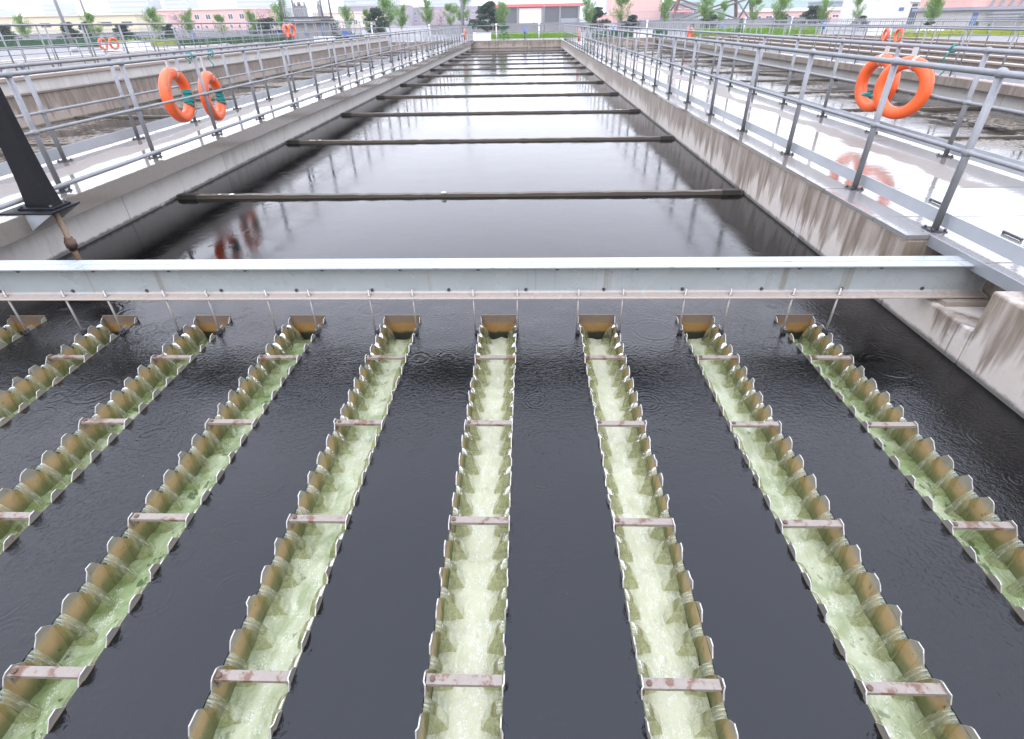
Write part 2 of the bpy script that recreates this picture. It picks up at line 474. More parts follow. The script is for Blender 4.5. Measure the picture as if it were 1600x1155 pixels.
plain('dark_opening', (0.06, 0.06, 0.065), 0.5)
plain('blue_paint', (0.03, 0.11, 0.40), 0.45)
plain('window_glass', (0.04, 0.055, 0.07), 0.12)
plain('frame_white', (0.6, 0.6, 0.6), 0.5)
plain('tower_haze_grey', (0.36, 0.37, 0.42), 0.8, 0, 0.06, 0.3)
plain('tower_band', (0.27, 0.285, 0.34), 0.6, 0, 0.1, 0.3)  # close to the wall tone: fading by mist put into the colour
plain('hill_green', (0.045, 0.085, 0.055), 0.9, 0, 0.35, 0.03)
plain('pylon_steel', (0.10, 0.09, 0.085), 0.6, 0.3)
plain('brown_steel', (0.22, 0.11, 0.07), 0.6, 0.2)
plain('ground', (0.11, 0.105, 0.10), 0.6, 0, 0.2, 0.6)
plain('white_box', (0.7, 0.7, 0.7), 0.5, 0, 0.05)
plain('sign_blue', (0.05, 0.12, 0.30), 0.5)
plain('slab_edge', (0.24, 0.25, 0.26), 0.4, 0.3)

# ------------------------------------------------------------------ mesh helpers
class MB:
    def __init__(self):
        self.v = []; self.f = []; self.mi = []; self.sm = []
    def face(self, idx, mi=0, s=False):
        self.f.append(idx); self.mi.append(mi); self.sm.append(s)
    def box(self, x0, x1, y0, y1, z0, z1, mi=0):
        k = len(self.v)
        self.v += [(x0,y0,z0),(x1,y0,z0),(x1,y1,z0),(x0,y1,z0),(x0,y0,z1),(x1,y0,z1),(x1,y1,z1),(x0,y1,z1)]
        for q in ((0,3,2,1),(4,5,6,7),(0,1,5,4),(1,2,6,5),(2,3,7,6),(3,0,4,7)):
            self.face(tuple(k+i for i in q), mi)
        return self
    def obox(self, c, ax, ay, az, mi=0):
        """box with half-axes as vectors"""
        c, ax, ay, az = Vector(c), Vector(ax), Vector(ay), Vector(az)
        k = len(self.v)
        for sz in (-1, 1):
            for sx, sy in ((-1,-1),(1,-1),(1,1),(-1,1)):
                self.v.append(tuple(c+ax*sx+ay*sy+az*sz))
        for q in ((0,3,2,1),(4,5,6,7),(0,1,5,4),(1,2,6,5),(2,3,7,6),(3,0,4,7)):
            self.face(tuple(k+i for i in q), mi)
        return self
    def tube(self, pts, r, n=8, cap=True, mi=0, closed=False):
        pts = [Vector(p) for p in pts]
        rs = r if isinstance(r, (list, tuple)) else [r]*len(pts)
        k = len(self.v); N = len(pts); ref = None
        for i, p in enumerate(pts):
            if closed:
                d = (pts[(i+1) % N]-pts[i-1]).normalized()
            else:
                d = (pts[min(i+1, N-1)]-pts[max(i-1, 0)]).normalized()
            if ref is None:
                ref = d.orthogonal().normalized()
            a = (ref-d*ref.dot(d))
            a = a.normalized() if a.length > 1e-6 else d.orthogonal().normalized()
            ref = a
            c = d.cross(a)
            for j in range(n):
                t = 2*math.pi*j/n
                self.v.append(tuple(p+(a*math.cos(t)+c*math.sin(t))*rs[i]))
        for i in range(N if closed else N-1):
            i2 = (i+1) % N
            for j in range(n):
                self.face((k+i*n+j, k+i*n+(j+1) % n, k+i2*n+(j+1) % n, k+i2*n+j), mi, True)
        if cap and not closed:
            self.face(tuple(k+j for j in reversed(range(n))), mi)
            self.face(tuple(k+(N-1)*n+j for j in range(n)), mi)
        return self
    def ball(self, c, r, n=8, m_=5, sz=1.0, mi=0):
        k = len(self.v); c = Vector(c)
        for i in range(m_+1):
            p = math.pi*i/m_
            for j in range(n):
                t = 2*math.pi*j/n
                self.v.append((c.x+r*math.sin(p)*math.cos(t), c.y+r*math.sin(p)*math.sin(t), c.z+r*sz*math.cos(p)))
        for i in range(m_):
            for j in range(n):
                self.face((k+i*n+j, k+(i+1)*n+j, k+(i+1)*n+(j+1) % n, k+i*n+(j+1) % n), mi, True)
        return self
    def mesh(self, name, mats):
        me = bpy.data.meshes.new(name)
        me.from_pydata(self.v, [], self.f)
        for mm in (mats if isinstance(mats, (list, tuple)) else [mats]):
            me.materials.append(MAT[mm])
        me.polygons.foreach_set('material_index', self.mi)
        me.polygons.foreach_set('use_smooth', self.sm)
        me.update()
        return me
    def obj(self, name, mats, parent=None):
        return link(name, self.mesh(name, mats), parent)

def link(name, me, parent=None, loc=None):
    o = bpy.data.objects.new(name, me)
    COL.objects.link(o)
    if parent is not None:
        o.parent = parent
    if loc is not None:
        o.location = loc
    return o

def tag(o, label=None, cat=None, group=None, kind=None):
    if label: o['label'] = label
    if cat: o['category'] = cat
    if group: o['group'] = group
    if kind: o['kind'] = kind
    return o

def thing(name, label, cat, loc=(0, 0, 0), group=None, rz=0):
    o = bpy.data.objects.new(name, None)
    COL.objects.link(o)
    o.location = loc
    o.rotation_euler = (0, 0, rz)
    o.empty_display_size = 0.2
    return tag(o, label, cat, group)

def bevel(o, wdt=0.01, seg=2):
    md = o.modifiers.new('bevel', 'BEVEL')
    md.width = wdt; md.segments = seg; md.limit_method = 'ANGLE'
    return o

ZD = 0.60           # walkway level above the water
Y_END = 52.6        # far end wall of the tank
Y_NEAR = -0.75

# ------------------------------------------------------------------ setting: ground, waters, walkways
def slab(name, mat, *boxes):
    g = MB()
    for bb in boxes:
        g.box(*bb)
    return tag(g.obj(name, mat), kind='structure')

# ground sheet with the basins cut out of it: strips round the tanks, reaching the horizon
XL, XR = -27.0, 27.0
slab('ground', 'ground', (-3000, 3000, 55.0, 4000, -1.0, 0.50))
slab('ground', 'ground', (-3000, XL, -60, 54.99, -1.0, 0.498))
slab('ground', 'ground', (XR, 3000, -60, 54.99, -1.0, 0.498))

PITCH = 0.1413
Y_E = 3.64
TW = 0.285
SP = 0.781
X0 = -0.372 - 5*SP
g = MB()
def sheet(g, x0, x1, y0, y1):
    k = len(g.v); g.v += [(x0, y0, 0), (x1, y0, 0), (x1, y1, 0), (x0, y1, 0)]; g.face((k, k+1, k+2, k+3))
sheet(g, -5.0, 3.05, Y_E+0.003, Y_END)
xs = [-5.0]+[v for i in range(9) for v in (X0+i*SP, X0+i*SP+TW)]+[3.05]
for k in range(0, len(xs), 2):
    sheet(g, xs[k], xs[k+1], Y_NEAR, Y_E+0.003)      # the strips of open water between the troughs
for i in range(9):                                     # the body of the water standing against the weir plates
    for X in (X0+i*SP-0.003, X0+i*SP+TW+0.003):
        k = len(g.v); g.v += [(X, Y_NEAR, 0), (X, Y_E+0.009, 0), (X, Y_E+0.009, -0.4), (X, Y_NEAR, -0.4)]; g.face((k, k+1, k+2, k+3))
tag(g.obj('tank_water', 'tank_water'), kind='structure')
for nx0, nx1 in ((-12.3, -6.2), (5.1, 11.6), (-26.9, -14.4), (13.3, 26.9)):
    g = MB(); g.v += [(nx0, -20, 0), (nx1, -20, 0), (nx1, Y_END, 0), (nx0, Y_END, 0)]; g.face((0, 1, 2, 3))
    tag(g.obj('tank_water', 'scummy_water'), kind='structure')

lw = slab('walkway', 'left_deck', (-6.15, -4.655, -2, Y_END+2.4, 0.42, ZD))
rw = slab('walkway', 'right_deck', (2.925, 5.12, 5.2, Y_END+2.4, 0.562, ZD))
rw.name = 'walkway_right'
# the near stretch of the right walkway is laid with separate covers, each with a lifting bar
ys = [5.196, 4.335, 3.36, 2.38, 1.40, 0.42]
for k in range(5):
    y1, y0 = ys[k]-0.004, ys[k+1]+0.004
    c = MB().box(2.925 if k == 0 else 3.12, 5.12, y0, y1, 0.562, ZD).obj('cover_slab', 'cover_deck', rw)
    bevel(c, 0.006, 1)
    yc = {0: 4.69, 1: 3.84}.get(k, (y0+y1)/2)
    hb = MB().tube([(3.67, yc+0.09, ZD+0.014), (3.67, yc-0.09, ZD+0.014)], 0.011, 6)
    hb.tube([(3.67, yc+0.085, ZD-0.02), (3.67, yc+0.085, ZD+0.014)], 0.009, 6)
    hb.tube([(3.67, yc-0.085, ZD-0.02), (3.67, yc-0.085, ZD+0.014)], 0.009, 6)
    hb.obj('lifting_bar', 'dark_fitting', rw)
MB().box(2.925, 3.116, 3.90, 4.331, 0.5625, ZD-0.001).obj('edge_slab', 'cover_deck', rw)
MB().box(3.12, 5.12, -2, 0.414, 0.562, ZD).obj('cover_slab', 'cover_deck', rw)
slab('walkway', 'plain_deck', (-4.65, 2.92, Y_END+0.003, Y_END+2.4, 0.40, ZD-0.004))
slab('walkway', 'plain_deck', (-4.65, 2.92, -3.0, Y_NEAR-0.002, 0.30, ZD-0.006))
slab('walkway', 'plain_deck', (11.3, 13.2, -20, Y_END+2.4, 0.38, ZD-0.008))
slab('walkway', 'plain_deck', (-27, -6.152, Y_END+0.004, Y_END+2.4, 0.0, ZD-0.01))
slab('walkway', 'plain_deck', (5.122, 27, Y_END+0.004, Y_END+2.4, 0.0, ZD-0.012))
slab('walkway', 'plain_deck', (-14.3, -12.62, -20, Y_END, 0.0, 1.06))

# ------------------------------------------------------------------ tank walls
def wall(name, label, mat, *boxes, parts=()):
    t = thing(name, label, 'wall')
    g = MB()
    for bb in boxes:
        g.box(*bb)
    bevel(g.obj('wall_face', mat, t), 0.014, 2)
    for nm, mt, bb in parts:
        MB().box(*bb).obj(nm, mt, t)
    return t
wall('tank_wall', 'pale grey concrete wall under the left walkway slab of the central tank', 'grey_concrete',
     (-5.25, -4.94, Y_NEAR-0.4, Y_END, -1.2, 0.417))
# right wall with the pocket that carries the beam end
wall('tank_wall', 'brown streaked concrete wall along the right side of the central tank', 'stained_concrete',
     (2.94, 3.45, 3.90, Y_END, -1.2, 0.559), (2.942, 3.45, Y_NEAR-0.4, 3.02, -1.2, 0.559),
     (2.941, 3.45, 3.021, 3.899, -1.2, 0.262),
     parts=(('pocket_back', 'stained_concrete', (3.36, 3.46, 3.022, 3.898, 0.263, 0.558)),
            ('bearing_pad', 'brown_concrete', (2.99, 3.34, 3.36, 3.66, 0.264, 0.298)),
            ('edge_angle', 'slab_edge', (3.106, 3.118, 2.2, 3.898, 0.515, 0.598))))
wall('tank_wall', 'dark end wall at the far end of the central tank', 'brown_concrete', (-4.93, 2.935, Y_END-0.25, Y_END, -1.2, 0.595))
wall('tank_wall', 'concrete end wall below the camera at the near end of the tank', 'grey_concrete', (-4.93, 2.935, Y_NEAR-0.3, Y_NEAR, -1.2, 0.29))
wall('tank_wall', 'concrete wall carrying the outer side of the left walkway', 'grey_concrete', (-6.12, -5.9, -20, Y_END, -1.2, 0.415))
wall('tank_wall', 'concrete wall carrying the outer side of the right walkway', 'grey_concrete', (4.85, 5.1, -20, Y_END, -1.2, 0.55))
wall('channel_wall', 'brown streaked wall with white ledge across the left neighbouring tank', 'brown_concrete', (-12.6, -12.2, -20, Y_END, -1.2, 0.70),
     parts=(('ledge', 'plain_deck', (-12.45, -12.16, -20, Y_END, 0.703, 0.745)), ('upper_face', 'grey_concrete', (-12.62, -12.452, -20, Y_END, 0.702, 1.0)), ('coping', 'wet_coping', (-12.66, -12.38, -20, Y_END, 1.003, 1.075))))
wall('tank_wall', 'grey wall with rough brown coping across the right neighbouring tank', 'grey_concrete', (11.5, 11.8, -20, Y_END, -1.2, 0.375),
     parts=(('coping', 'brown_concrete', (11.19, 11.298, -20, Y_END, 0.40, ZD-0.004)),))
wall('tank_wall', 'brown far wall of the third tank on the right', 'brown_concrete', (26.6, 27.0, -20, Y_END, -1.2, 0.62))
wall('tank_wall', 'grey far wall of the third tank on the left', 'grey_concrete', (-27.0, -26.6, -20, Y_END, -1.2, 0.72))
wall('tank_wall', 'brown end wall of the tank left of the central one', 'brown_concrete', (-12.19, -6.13, Y_END-0.25, Y_END, -1.2, 0.62))
wall('tank_wall', 'brown end wall of the tank right of the central one', 'brown_concrete', (5.11, 11.49, Y_END-0.25, Y_END, -1.2, 0.62))
wall('tank_wall', 'brown end wall of the outermost left tank', 'brown_concrete', (-26.6, -14.31, Y_END-0.25, Y_END, -1.2, 0.62))
wall('tank_wall', 'brown end wall of the outermost right tank', 'brown_concrete', (13.21, 26.6, Y_END-0.25, Y_END, -1.2, 0.62))
wall('tank_wall', 'pale side wall under the second walkway on the right, facing away', 'grey_concrete', (12.9, 13.18, -20, Y_END, -1.2, 0.37))

for X, zt_, lb in ((-16.6, 0.78, 'added low grey channel wall just beyond the raised channel at left'), (-18.6, 0.72, 'added grey channel wall left of the first in the outermost left tank'), (-23.4, 0.80, 'farthest added grey channel wall in the outermost left tank'),
                   (15.6, 0.62, 'added low grey channel wall beyond the second right walkway'), (17.6, 0.66, 'second added grey channel wall in the outermost right tank'), (23.2, 0.66, 'farthest added grey channel wall in the outermost right tank')):
    wall('channel_wall', lb, 'brown_concrete' if X > 0 else 'grey_concrete', (X-0.14, X+0.14, -20, Y_END-0.3, -1.2, zt_-0.06), parts=(('coping', 'wet_coping', (X-0.2, X+0.2, -20, Y_END-0.3, zt_-0.059, zt_)),))  # extra walls, added to hide the bright sky reflection on the outer water
# ------------------------------------------------------------------ the double-channel steel beam
bt = thing('steel_beam', 'pale grey painted double channel beam spanning the tank above the troughs', 'beam', (-0.9, 3.495, 0.305))
bx = -0.9
BX0, BX1 = -5.2, 3.30
def channel(sgn):
    # outline in (y, z): web against the middle, flanges outwards
    w0, w1, d = 0.004, 0.014, 0.088
    zt, zb, t = 0.561, 0.303, 0.015
    yy = 3.30
    prof = [(w0, zb), (d, zb), (d, zb+t*0.9), (w1+0.012, zb+t*1.6), (w1, zb+t*2.4), (w1, zt-t*2.4), (w1+0.012, zt-t*1.6), (d, zt-t*0.9), (d, zt), (w0, zt)]
    g = MB()
    for X in (BX0, BX1):
        for a, z in prof:
            g.v.append((X-bx, sgn*a, z-0.305))
    n = len(prof)
    for i in range(n):
        j = (i+1) % n
        g.face((i, j, n+j, n+i) if sgn > 0 else (i, n+i, n+j, j))
    g.face(tuple(range(n))); g.face(tuple(range(n, 2*n)))
    return g
bevel(channel(-1).obj('channel', 'beam_paint', bt), 0.003, 1)
bevel(channel(1).obj('channel', 'beam_paint', bt), 0.003, 1)
bolt = MB().tube([(0, 0.004, 0), (0, -0.008, 0)], 0.013, 6).mesh('bolt', 'dark_fitting')
for k in range(13):
    for z, off in ((0.352, 0.0), (0.518, 0.23)):
        X = -4.05+k*0.577+off
        if X < 3.1:
            link('bolt', bolt, bt, (X-bx, -0.014, z-0.305))

# ------------------------------------------------------------------ weir troughs
ST = [3.065-0.7067*k for k in range(6)]
NT = 30
NOTCH = [3.065+PITCH*(2.5+1)-PITCH*k for k in range(0, NT)]
NOTCH = [y for y in NOTCH if Y_NEAR+0.1 < y < Y_E-0.03]
r3 = random.Random(3)
def tooth_profile():
    pts = [(Y_E-0.002, 0.033)]
    for n_ in NOTCH:
        dn_ = r3.uniform(-.004, .004); pts += [(n_+0.046, 0.026+r3.uniform(-.006, .005)), (n_+0.027, -0.002+dn_), (n_+0.004, -0.044+dn_), (n_-0.004, -0.044+dn_), (n_-0.027, -0.002+dn_), (n_-0.046, 0.026+r3.uniform(-.006, .005))]
    pts.append((Y_NEAR, 0.031))
    # the tooth heads are flat-topped with nipped corners
    o = []
    for i, p in enumerate(pts):
        o.append(p)
        if i % 6 == 0 and i+1 < len(pts) and i > 0:
            a, c = p, pts[i+1]
            hh = 0.037+r3.uniform(-.006, .005); o += [(a[0]-0.010, hh), (c[0]+0.010, hh+r3.uniform(-.002, .002))]
    return o
def plate_mesh(name):
    PROF = tooth_profile()
    g = MB(); t = 0.0024; zb = -0.34
    lean = {}
    n = len(PROF)
    for s in (-1, 1):
        for q_, (y, z) in enumerate(PROF): g.v.append((s*t+lean.setdefault(int((y+3)/PITCH+0.2), r3.uniform(-.006, .006))*max(0, z+0.06)/0.1, y, z))
        for y, z in PROF: g.v.append((s*t, y, zb))
    for i in range(n-1):
        g.face((i, n+i, n+i+1, i+1)); g.face((2*n+i, 2*n+i+1, 3*n+i+1, 3*n+i))
        g.face((i, i+1, 2*n+i+1, 2*n+i), 1)
    g.face((0, 2*n, 3*n, n), 1)
    return g.mesh(name, ['weir_steel', 'plate_edge'])
PLATES = [plate_mesh('weir_plate') for _ in range(6)]
pan = MB().box(0.004, TW-0.004, Y_NEAR, Y_E-0.01, -0.345, -0.335).mesh('pan', 'weir_steel')
endp = MB().box(-0.004, TW+0.004, Y_E, Y_E+0.006, -0.345, 0.046).mesh('end_plate', ['end_plate_rust'])
bar = MB().box(0.004, TW-0.004, -0.018, 0.018, 0.010, 0.026)
bar.box(0.006, 0.012, -0.018, 0.018, -0.03, 0.0098)
barm = bar.mesh('strut', 'rusty_bar')
rust_end = MB().tube([(0.018, 0, 0.0262), (0.018, 0, 0.033)], 0.011, 6).mesh('bolt_head', 'rust')
rodm = MB().tube([(0, 0, -0.06), (0, 0, 0.375)], 0.008, 6).mesh('hanger_rod', 'rod_steel')
nutm = MB().tube([(0, 0, 0.316), (0, 0, 0.332)], 0.016, 6).mesh('nut', 'rod_steel')
clip = MB().box(-0.012, 0.012, -0.02, 0.02, -0.03, 0.012).mesh('clip', 'dark_fitting')

def jet_mesh(seed):
    """water leaving one notch: a wedge clinging to the plate, its crest thrown inwards, its two flanks flat"""
    r = random.Random(seed); g = MB(); K = 10
    reach = 0.088+r.uniform(-.012, .014); tw = r.uniform(-.008, .008); wd = r.uniform(0.85, 1.15)
    rows = []
    for k in range(K):
        t = k/(K-1)
        x = reach*(1-(1-t)**1.3); z = -0.003-0.195*t**1.75
        ho = 0.026-0.010*math.sin(min(1, t*2)*math.pi/2)+0.006*t
        zp = -0.003-0.195*t
        j_ = lambda a: r.uniform(-a, a)*t
        rows.append([(0.0, -0.026*wd-0.006*t, zp), (x*0.5, -0.024*wd-0.003*t+j_(.003), (z+zp)/2-0.004), (x+j_(.002), tw*t-ho+j_(.002), z), (x+0.003*t, tw*t, z+0.004*(1-t)), (x+j_(.002), tw*t+ho+j_(.002), z), (x*0.5, 0.024*wd+0.003*t+j_(.003), (z+zp)/2-0.004), (0.0, 0.026*wd+0.006*t, zp)])
    # vertices are doubled along the crest edges so that the flanks stay flat against it
    groups = ((0, 1, 2, 0), (2, 3, 4, 1), (4, 5, 6, 0))
    for a, c, e, mi in groups:
        base = len(g.v)
        for row in rows:
            g.v += [row[a], row[c], row[e]]
        for k in range(K-1):
            for q in (0, 1):
                i = base+k*3+q
                g.face((i, i+1, i+4, i+3), mi, True)
    return g.mesh('overflow_jet', ['overflow_flank', 'overflow_water'])
JETS = [jet_mesh(s) for s in range(9)]

places = ['leftmost weir trough, cut by the left edge of the picture', 'second weir trough from the left with tan stained teeth',
          'third weir trough from the left, its stream nearly hidden', 'fourth weir trough from the left with thin green stream',
          'fifth weir trough from the left with pale green foamy stream', 'middle weir trough seen straight down its bright cream stream',
          'weir trough right of the middle one, teeth on its right side showing', 'second weir trough from the right with yellow green stream',
          'rightmost weir trough nearest the streaked right wall, dark green inside']
smats = ['green_foamy_water', 'green_foamy_water', 'green_foamy_water', 'green_foamy_water', 'mixed_foamy_water', 'pale_foamy_water', 'pale_foamy_water', 'mixed_foamy_water', 'green_foamy_water']
for i in range(9):
    X = X0+i*SP
    t = thing('weir_trough', places[i], 'trough', (X, 0, 0), 'toothed weir troughs')
    link('weir_plate', PLATES[i % 6], t, (0, 0, 0))
    link('weir_plate', PLATES[(i*2+3) % 6], t, (TW, 0, 0.0008*(i % 3)))
    link('pan', pan, t)
    link('end_plate', endp, t)
    for y in ST:
        s = link('strut', barm, t, (0, y, 0))
        link('bolt_head', rust_end, s, (r3.uniform(0, .01), r3.uniform(-.004, .004), 0))
    for dx in (-0.030, TW+0.012):
        rd = link('hanger_rod', rodm, t, (dx, 3.44, 0.0))
        link('nut', nutm, rd)
        link('clip', clip, rd, (0.012 if dx < 0 else -0.006, 0, 0.02))
    for y in NOTCH:
        for side in (0, 1):
            j = link('overflow_jet', JETS[r3.randrange(9)], t, (0.004 if side == 0 else TW-0.004, y, 0))
            if side: j.rotation_euler = (0, 0, math.pi)
    # the stream in the trough
    g = MB(); nx, ny = 9, 230
    for b_ in range(ny+1):
        y = Y_NEAR+(Y_E-0.012-Y_NEAR)*b_/ny
        for a in range(nx+1):
            u = a/nx
            p = Vector((X*3+u*TW*13, y*10, i*7.7))
            z = -0.158+0.020*noise.noise(p)+0.010*noise.noise(p*2.7)-0.012*(y-1.0)/3
            g.v.append((X+0.004+u*(TW-0.008), y, z))
    for b_ in range(ny):
        for a in range(nx):
            k = b_*(nx+1)+a
            g.face((k, k+1, k+nx+2, k+nx+1), 0, True)
    so = tag(g.obj('trough_water', smats[i]), kind='structure')
    ea = so.data.attributes.new('edge', 'FLOAT', 'POINT')
    ea.data.foreach_set('value', [abs(2*(k % (nx+1))/nx-1) for k in range(len(g.v))])

# ------------------------------------------------------------------ baffle boards across the tanks
def baffle(x0, x1, y, label, group, seed, mat='baffle_timber', ends=True):
    r = random.Random(seed)
    t = thing('baffle_board', label, 'board', ((x0+x1)/2, y, 0), group)
    cx = (x0+x1)/2
    g = MB(); n = 60
    for k in range(n+1):
        X = x0+(x1-x0)*k/n-cx
        jz = r.uniform(-.006, .006); jy = r.uniform(-.004, .004)
        sag = 0.012*math.sin(k/n*math.pi)
        g.v += [(X, -0.036+jy, -0.25), (X, -0.036+jy, 0.052+jz-sag), (X, 0.036+jy, 0.056+jz-sag), (X, 0.036+jy, -0.25)]
    for k in range(n):
        for j in range(3):
            g.face((k*4+j, k*4+j+1, k*4+4+j+1, k*4+4+j)[::-1])
    g.face((0, 1, 2, 3)); g.face(tuple(n*4+j for j in (3, 2, 1, 0)))
    g.obj('board', mat, t)
    if ends:
        for X in (x0+0.16, x1-0.16):
            MB().box(X-cx-0.12, X-cx+0.12, -0.046, 0.046, -0.06, 0.063).obj('end_piece', 'board_end_dark', t)  # thicker end piece, darker than the board
        for q in range(3):
            X = r.choice((x0+0.5+r.uniform(0, .3), x1-0.5-r.uniform(0, .3), r.uniform(x0, x1)))
            lb = MB(); a = r.uniform(.02, .045)
            lb.ball((X-cx, -0.02, 0.062), a, 7, 4, 0.12)
            lb.obj('lichen_patch', 'lichen_white', t)
    return t
order = ['first', 'second', 'third', 'fourth', 'fifth', 'sixth', 'seventh', 'eighth', 'ninth', 'tenth', 'eleventh', 'twelfth']
for k, y in enumerate((7.12, 10.95, 14.6, 18.3, 22.0, 25.65, 29.2, 32.6, 36.2, 39.7, 43.2, 46.7)):
    baffle(-4.90, 2.92, y, '%s dark timber baffle beyond the steel beam in the central tank' % order[k], 'baffles across the central tank', k)
for k in range(12):
    y = 7.4+k*3.65
    if k: baffle(-12.15, -6.16, y, '%s baffle from the near end in the left neighbouring tank' % order[k], 'baffles in the left tank', 40+k, ends=False)
    baffle(5.14, 11.45, y-0.4, '%s baffle from the near end in the right neighbouring tank' % order[k], 'baffles in the right tank', 80+k, ends=False)

# ------------------------------------------------------------------ guard rails
def rail_meshes(h, mid, rp=0.026, n=10):
    post = MB().tube([(0, 0, 0), (0, 0, h)], rp, n).mesh('post', 'galvanised')
    basep = MB().box(-0.062, 0.062, -0.062, 0.062, 0, 0.010)
    for a in (-.046, .046):
        for c in (-.046, .046):
            basep.tube([(a, c, .010), (a, c, .026)], .011, 6)
    basep = basep.mesh('base_plate', 'dark_fitting')
    jt = MB().ball((0, 0, h), rp*1.5, 10, 6).mesh('joint', 'galvanised')
    jm = MB().ball((0, 0, mid), rp*1.45, 10, 6).mesh('joint', 'galvanised')
    return post, basep, jt, jm
RM = rail_meshes(1.10, 0.587)
RMF = rail_meshes(1.10, 0.587, 0.020, 6)
def guard_rail(x, ypos, z, label, group=None, low=None, toe=None, far=False, y_ext=None, rtop=0.0225, rmid=0.017):
    t = thing('guard_rail', label, 'railing', (x, ypos[0], z), group)
    P, B, J1, J2 = RMF if far else RM
    y0 = ypos[0]
    for y in ypos:
        p = link('post', P, t, (0, y-y0, 0))
        if not far:
            link('base_plate', B, p); link('joint', J1, p); link('joint', J2, p)
    a, c = (y_ext or (ypos[0], ypos[-1]))
    a -= y0; c -= y0
    n = 6 if far else 10
    MB().tube([(0, a, 1.10), (0, c, 1.10)], rtop, n).obj('top_rail', 'galvanised', t)
    MB().tube([(0, a, 0.587), (0, c, 0.587)], rmid, n).obj('middle_rail', 'galvanised', t)
    if low:
        MB().tube([(low, a, 0.075), (low, c, 0.075)], 0.024, n).obj('bottom_rail', 'galvanised', t)
        if not far:
            cl = MB().box(-0.02, 0.08, -0.035, 0.035, 0.035, 0.06)
            clm = cl.mesh('clamp', 'dark_fitting')
            for y in ypos[::1]:
                link('clamp', clm, t, (0, y-y0, 0))
    if toe:
        dx, h0, h1 = toe
        MB().box(dx-0.004, dx+0.004, a, c, h0, h1).obj('toe_board', 'toe_board_paint', t)
    return t
def cross_rail(y, xpos, z, label, group=None):
    t = thing('guard_rail', label, 'railing', (xpos[0], y, z), group)
    for x in xpos:
        link('post', RMF[0], t, (x-xpos[0], 0, 0))
    for zz, r_ in ((1.10, 0.026), (0.587, 0.02)):
        MB().tube([(0, 0, zz), (xpos[-1]-xpos[0], 0, zz)], r_, 6).obj('rail', 'galvanised', t)
    return t
yl = [2.2, 3.75, 5.335, 6.93, 8.53, 10.07, 11.70, 13.21, 14.9]+[14.9+1.575*k for k in range(1, 25)]
guard_rail(-4.89, yl, ZD, 'near railing of the left walkway with a low pipe along its foot', low=0.06, y_ext=(0.5, Y_END+0.2))
yl2 = [5.2, 6.77, 8.26, 9.86]+[9.86+1.575*k for k in range(1, 28)]
guard_rail(-5.98, yl2, ZD, 'far railing of the left walkway with grey toe board behind it', toe=(-0.11, 0.02, 0.15), y_ext=(0.5, Y_END+0.2))
yr = [2.1, 3.45, 4.007, 5.185, 6.73, 8.29, 9.867, 11.425, 12.98, 14.55]+[14.55+1.56*k for k in range(1, 25)]
yr.remove(3.45)
yr.insert(1, 3.42)
guard_rail(3.205, [y for y in yr if y != 3.42], ZD, 'near railing of the right walkway with flat grey toe board', toe=(0.05, 0.03, 0.135), y_ext=(0.5, Y_END+0.2))
yr2 = [5.0, 6.52, 8.07, 9.54, 11.1]+[11.1+1.56*k for k in range(1, 27)]
guard_rail(4.97, yr2, ZD, 'far railing of the right walkway where two life rings hang', toe=(0.09, 0.02, 0.15), y_ext=(0.5, Y_END+0.2))
guard_rail(11.45, [8+1.6*k for k in range(28)], ZD-0.01, 'near railing of the second walkway on the right', far=True, toe=(0.05, 0.02, 0.13))
guard_rail(13.05, [8.4+1.6*k for k in range(28)], ZD-0.01, 'outer railing of the second walkway on the right', far=True)
guard_rail(-12.75, [9+1.6*k for k in range(27)], 1.06, 'near railing on the raised channel left of the next tank', far=True)
guard_rail(-14.15, [9.4+1.6*k for k in range(27)], 1.06, 'outer railing on the raised channel at the left', far=True)
guard_rail(26.8, [10+1.6*k for k in range(27)], ZD, 'distant railing beyond the third tank on the right', far=True)
guard_rail(-26.8, [10+1.6*k for k in range(27)], ZD+.1, 'distant railing beyond the third tank on the left', far=True)
guard_rail(20.2, [14+1.6*k for k in range(24)], ZD, 'railing along the gangway in the middle of the third tank on the right', far=True)
slab('walkway', 'plain_deck', (19.4, 20.4, -20, Y_END, 0.40, ZD-0.002))
guard_rail(-20.6, [14+1.6*k for k in range(24)], ZD, 'railing along the gangway in the middle of the third tank on the left', far=True)
slab('walkway', 'plain_deck', (-21.0, -20.0, -20, Y_END, 0.40, ZD-0.002))
cross_rail(Y_END+2.2, [-4.6+1.5*k for k in range(6)], ZD, 'railing across the far end of the central tank')
cross_rail(Y_END+2.25, [-26+1.5*k for k in range(14)], ZD, 'railing across the far end of the tanks on the left')
cross_rail(Y_END+2.25, [5.4+1.5*k for k in range(14)], ZD, 'railing across the far end of the tanks on the right')

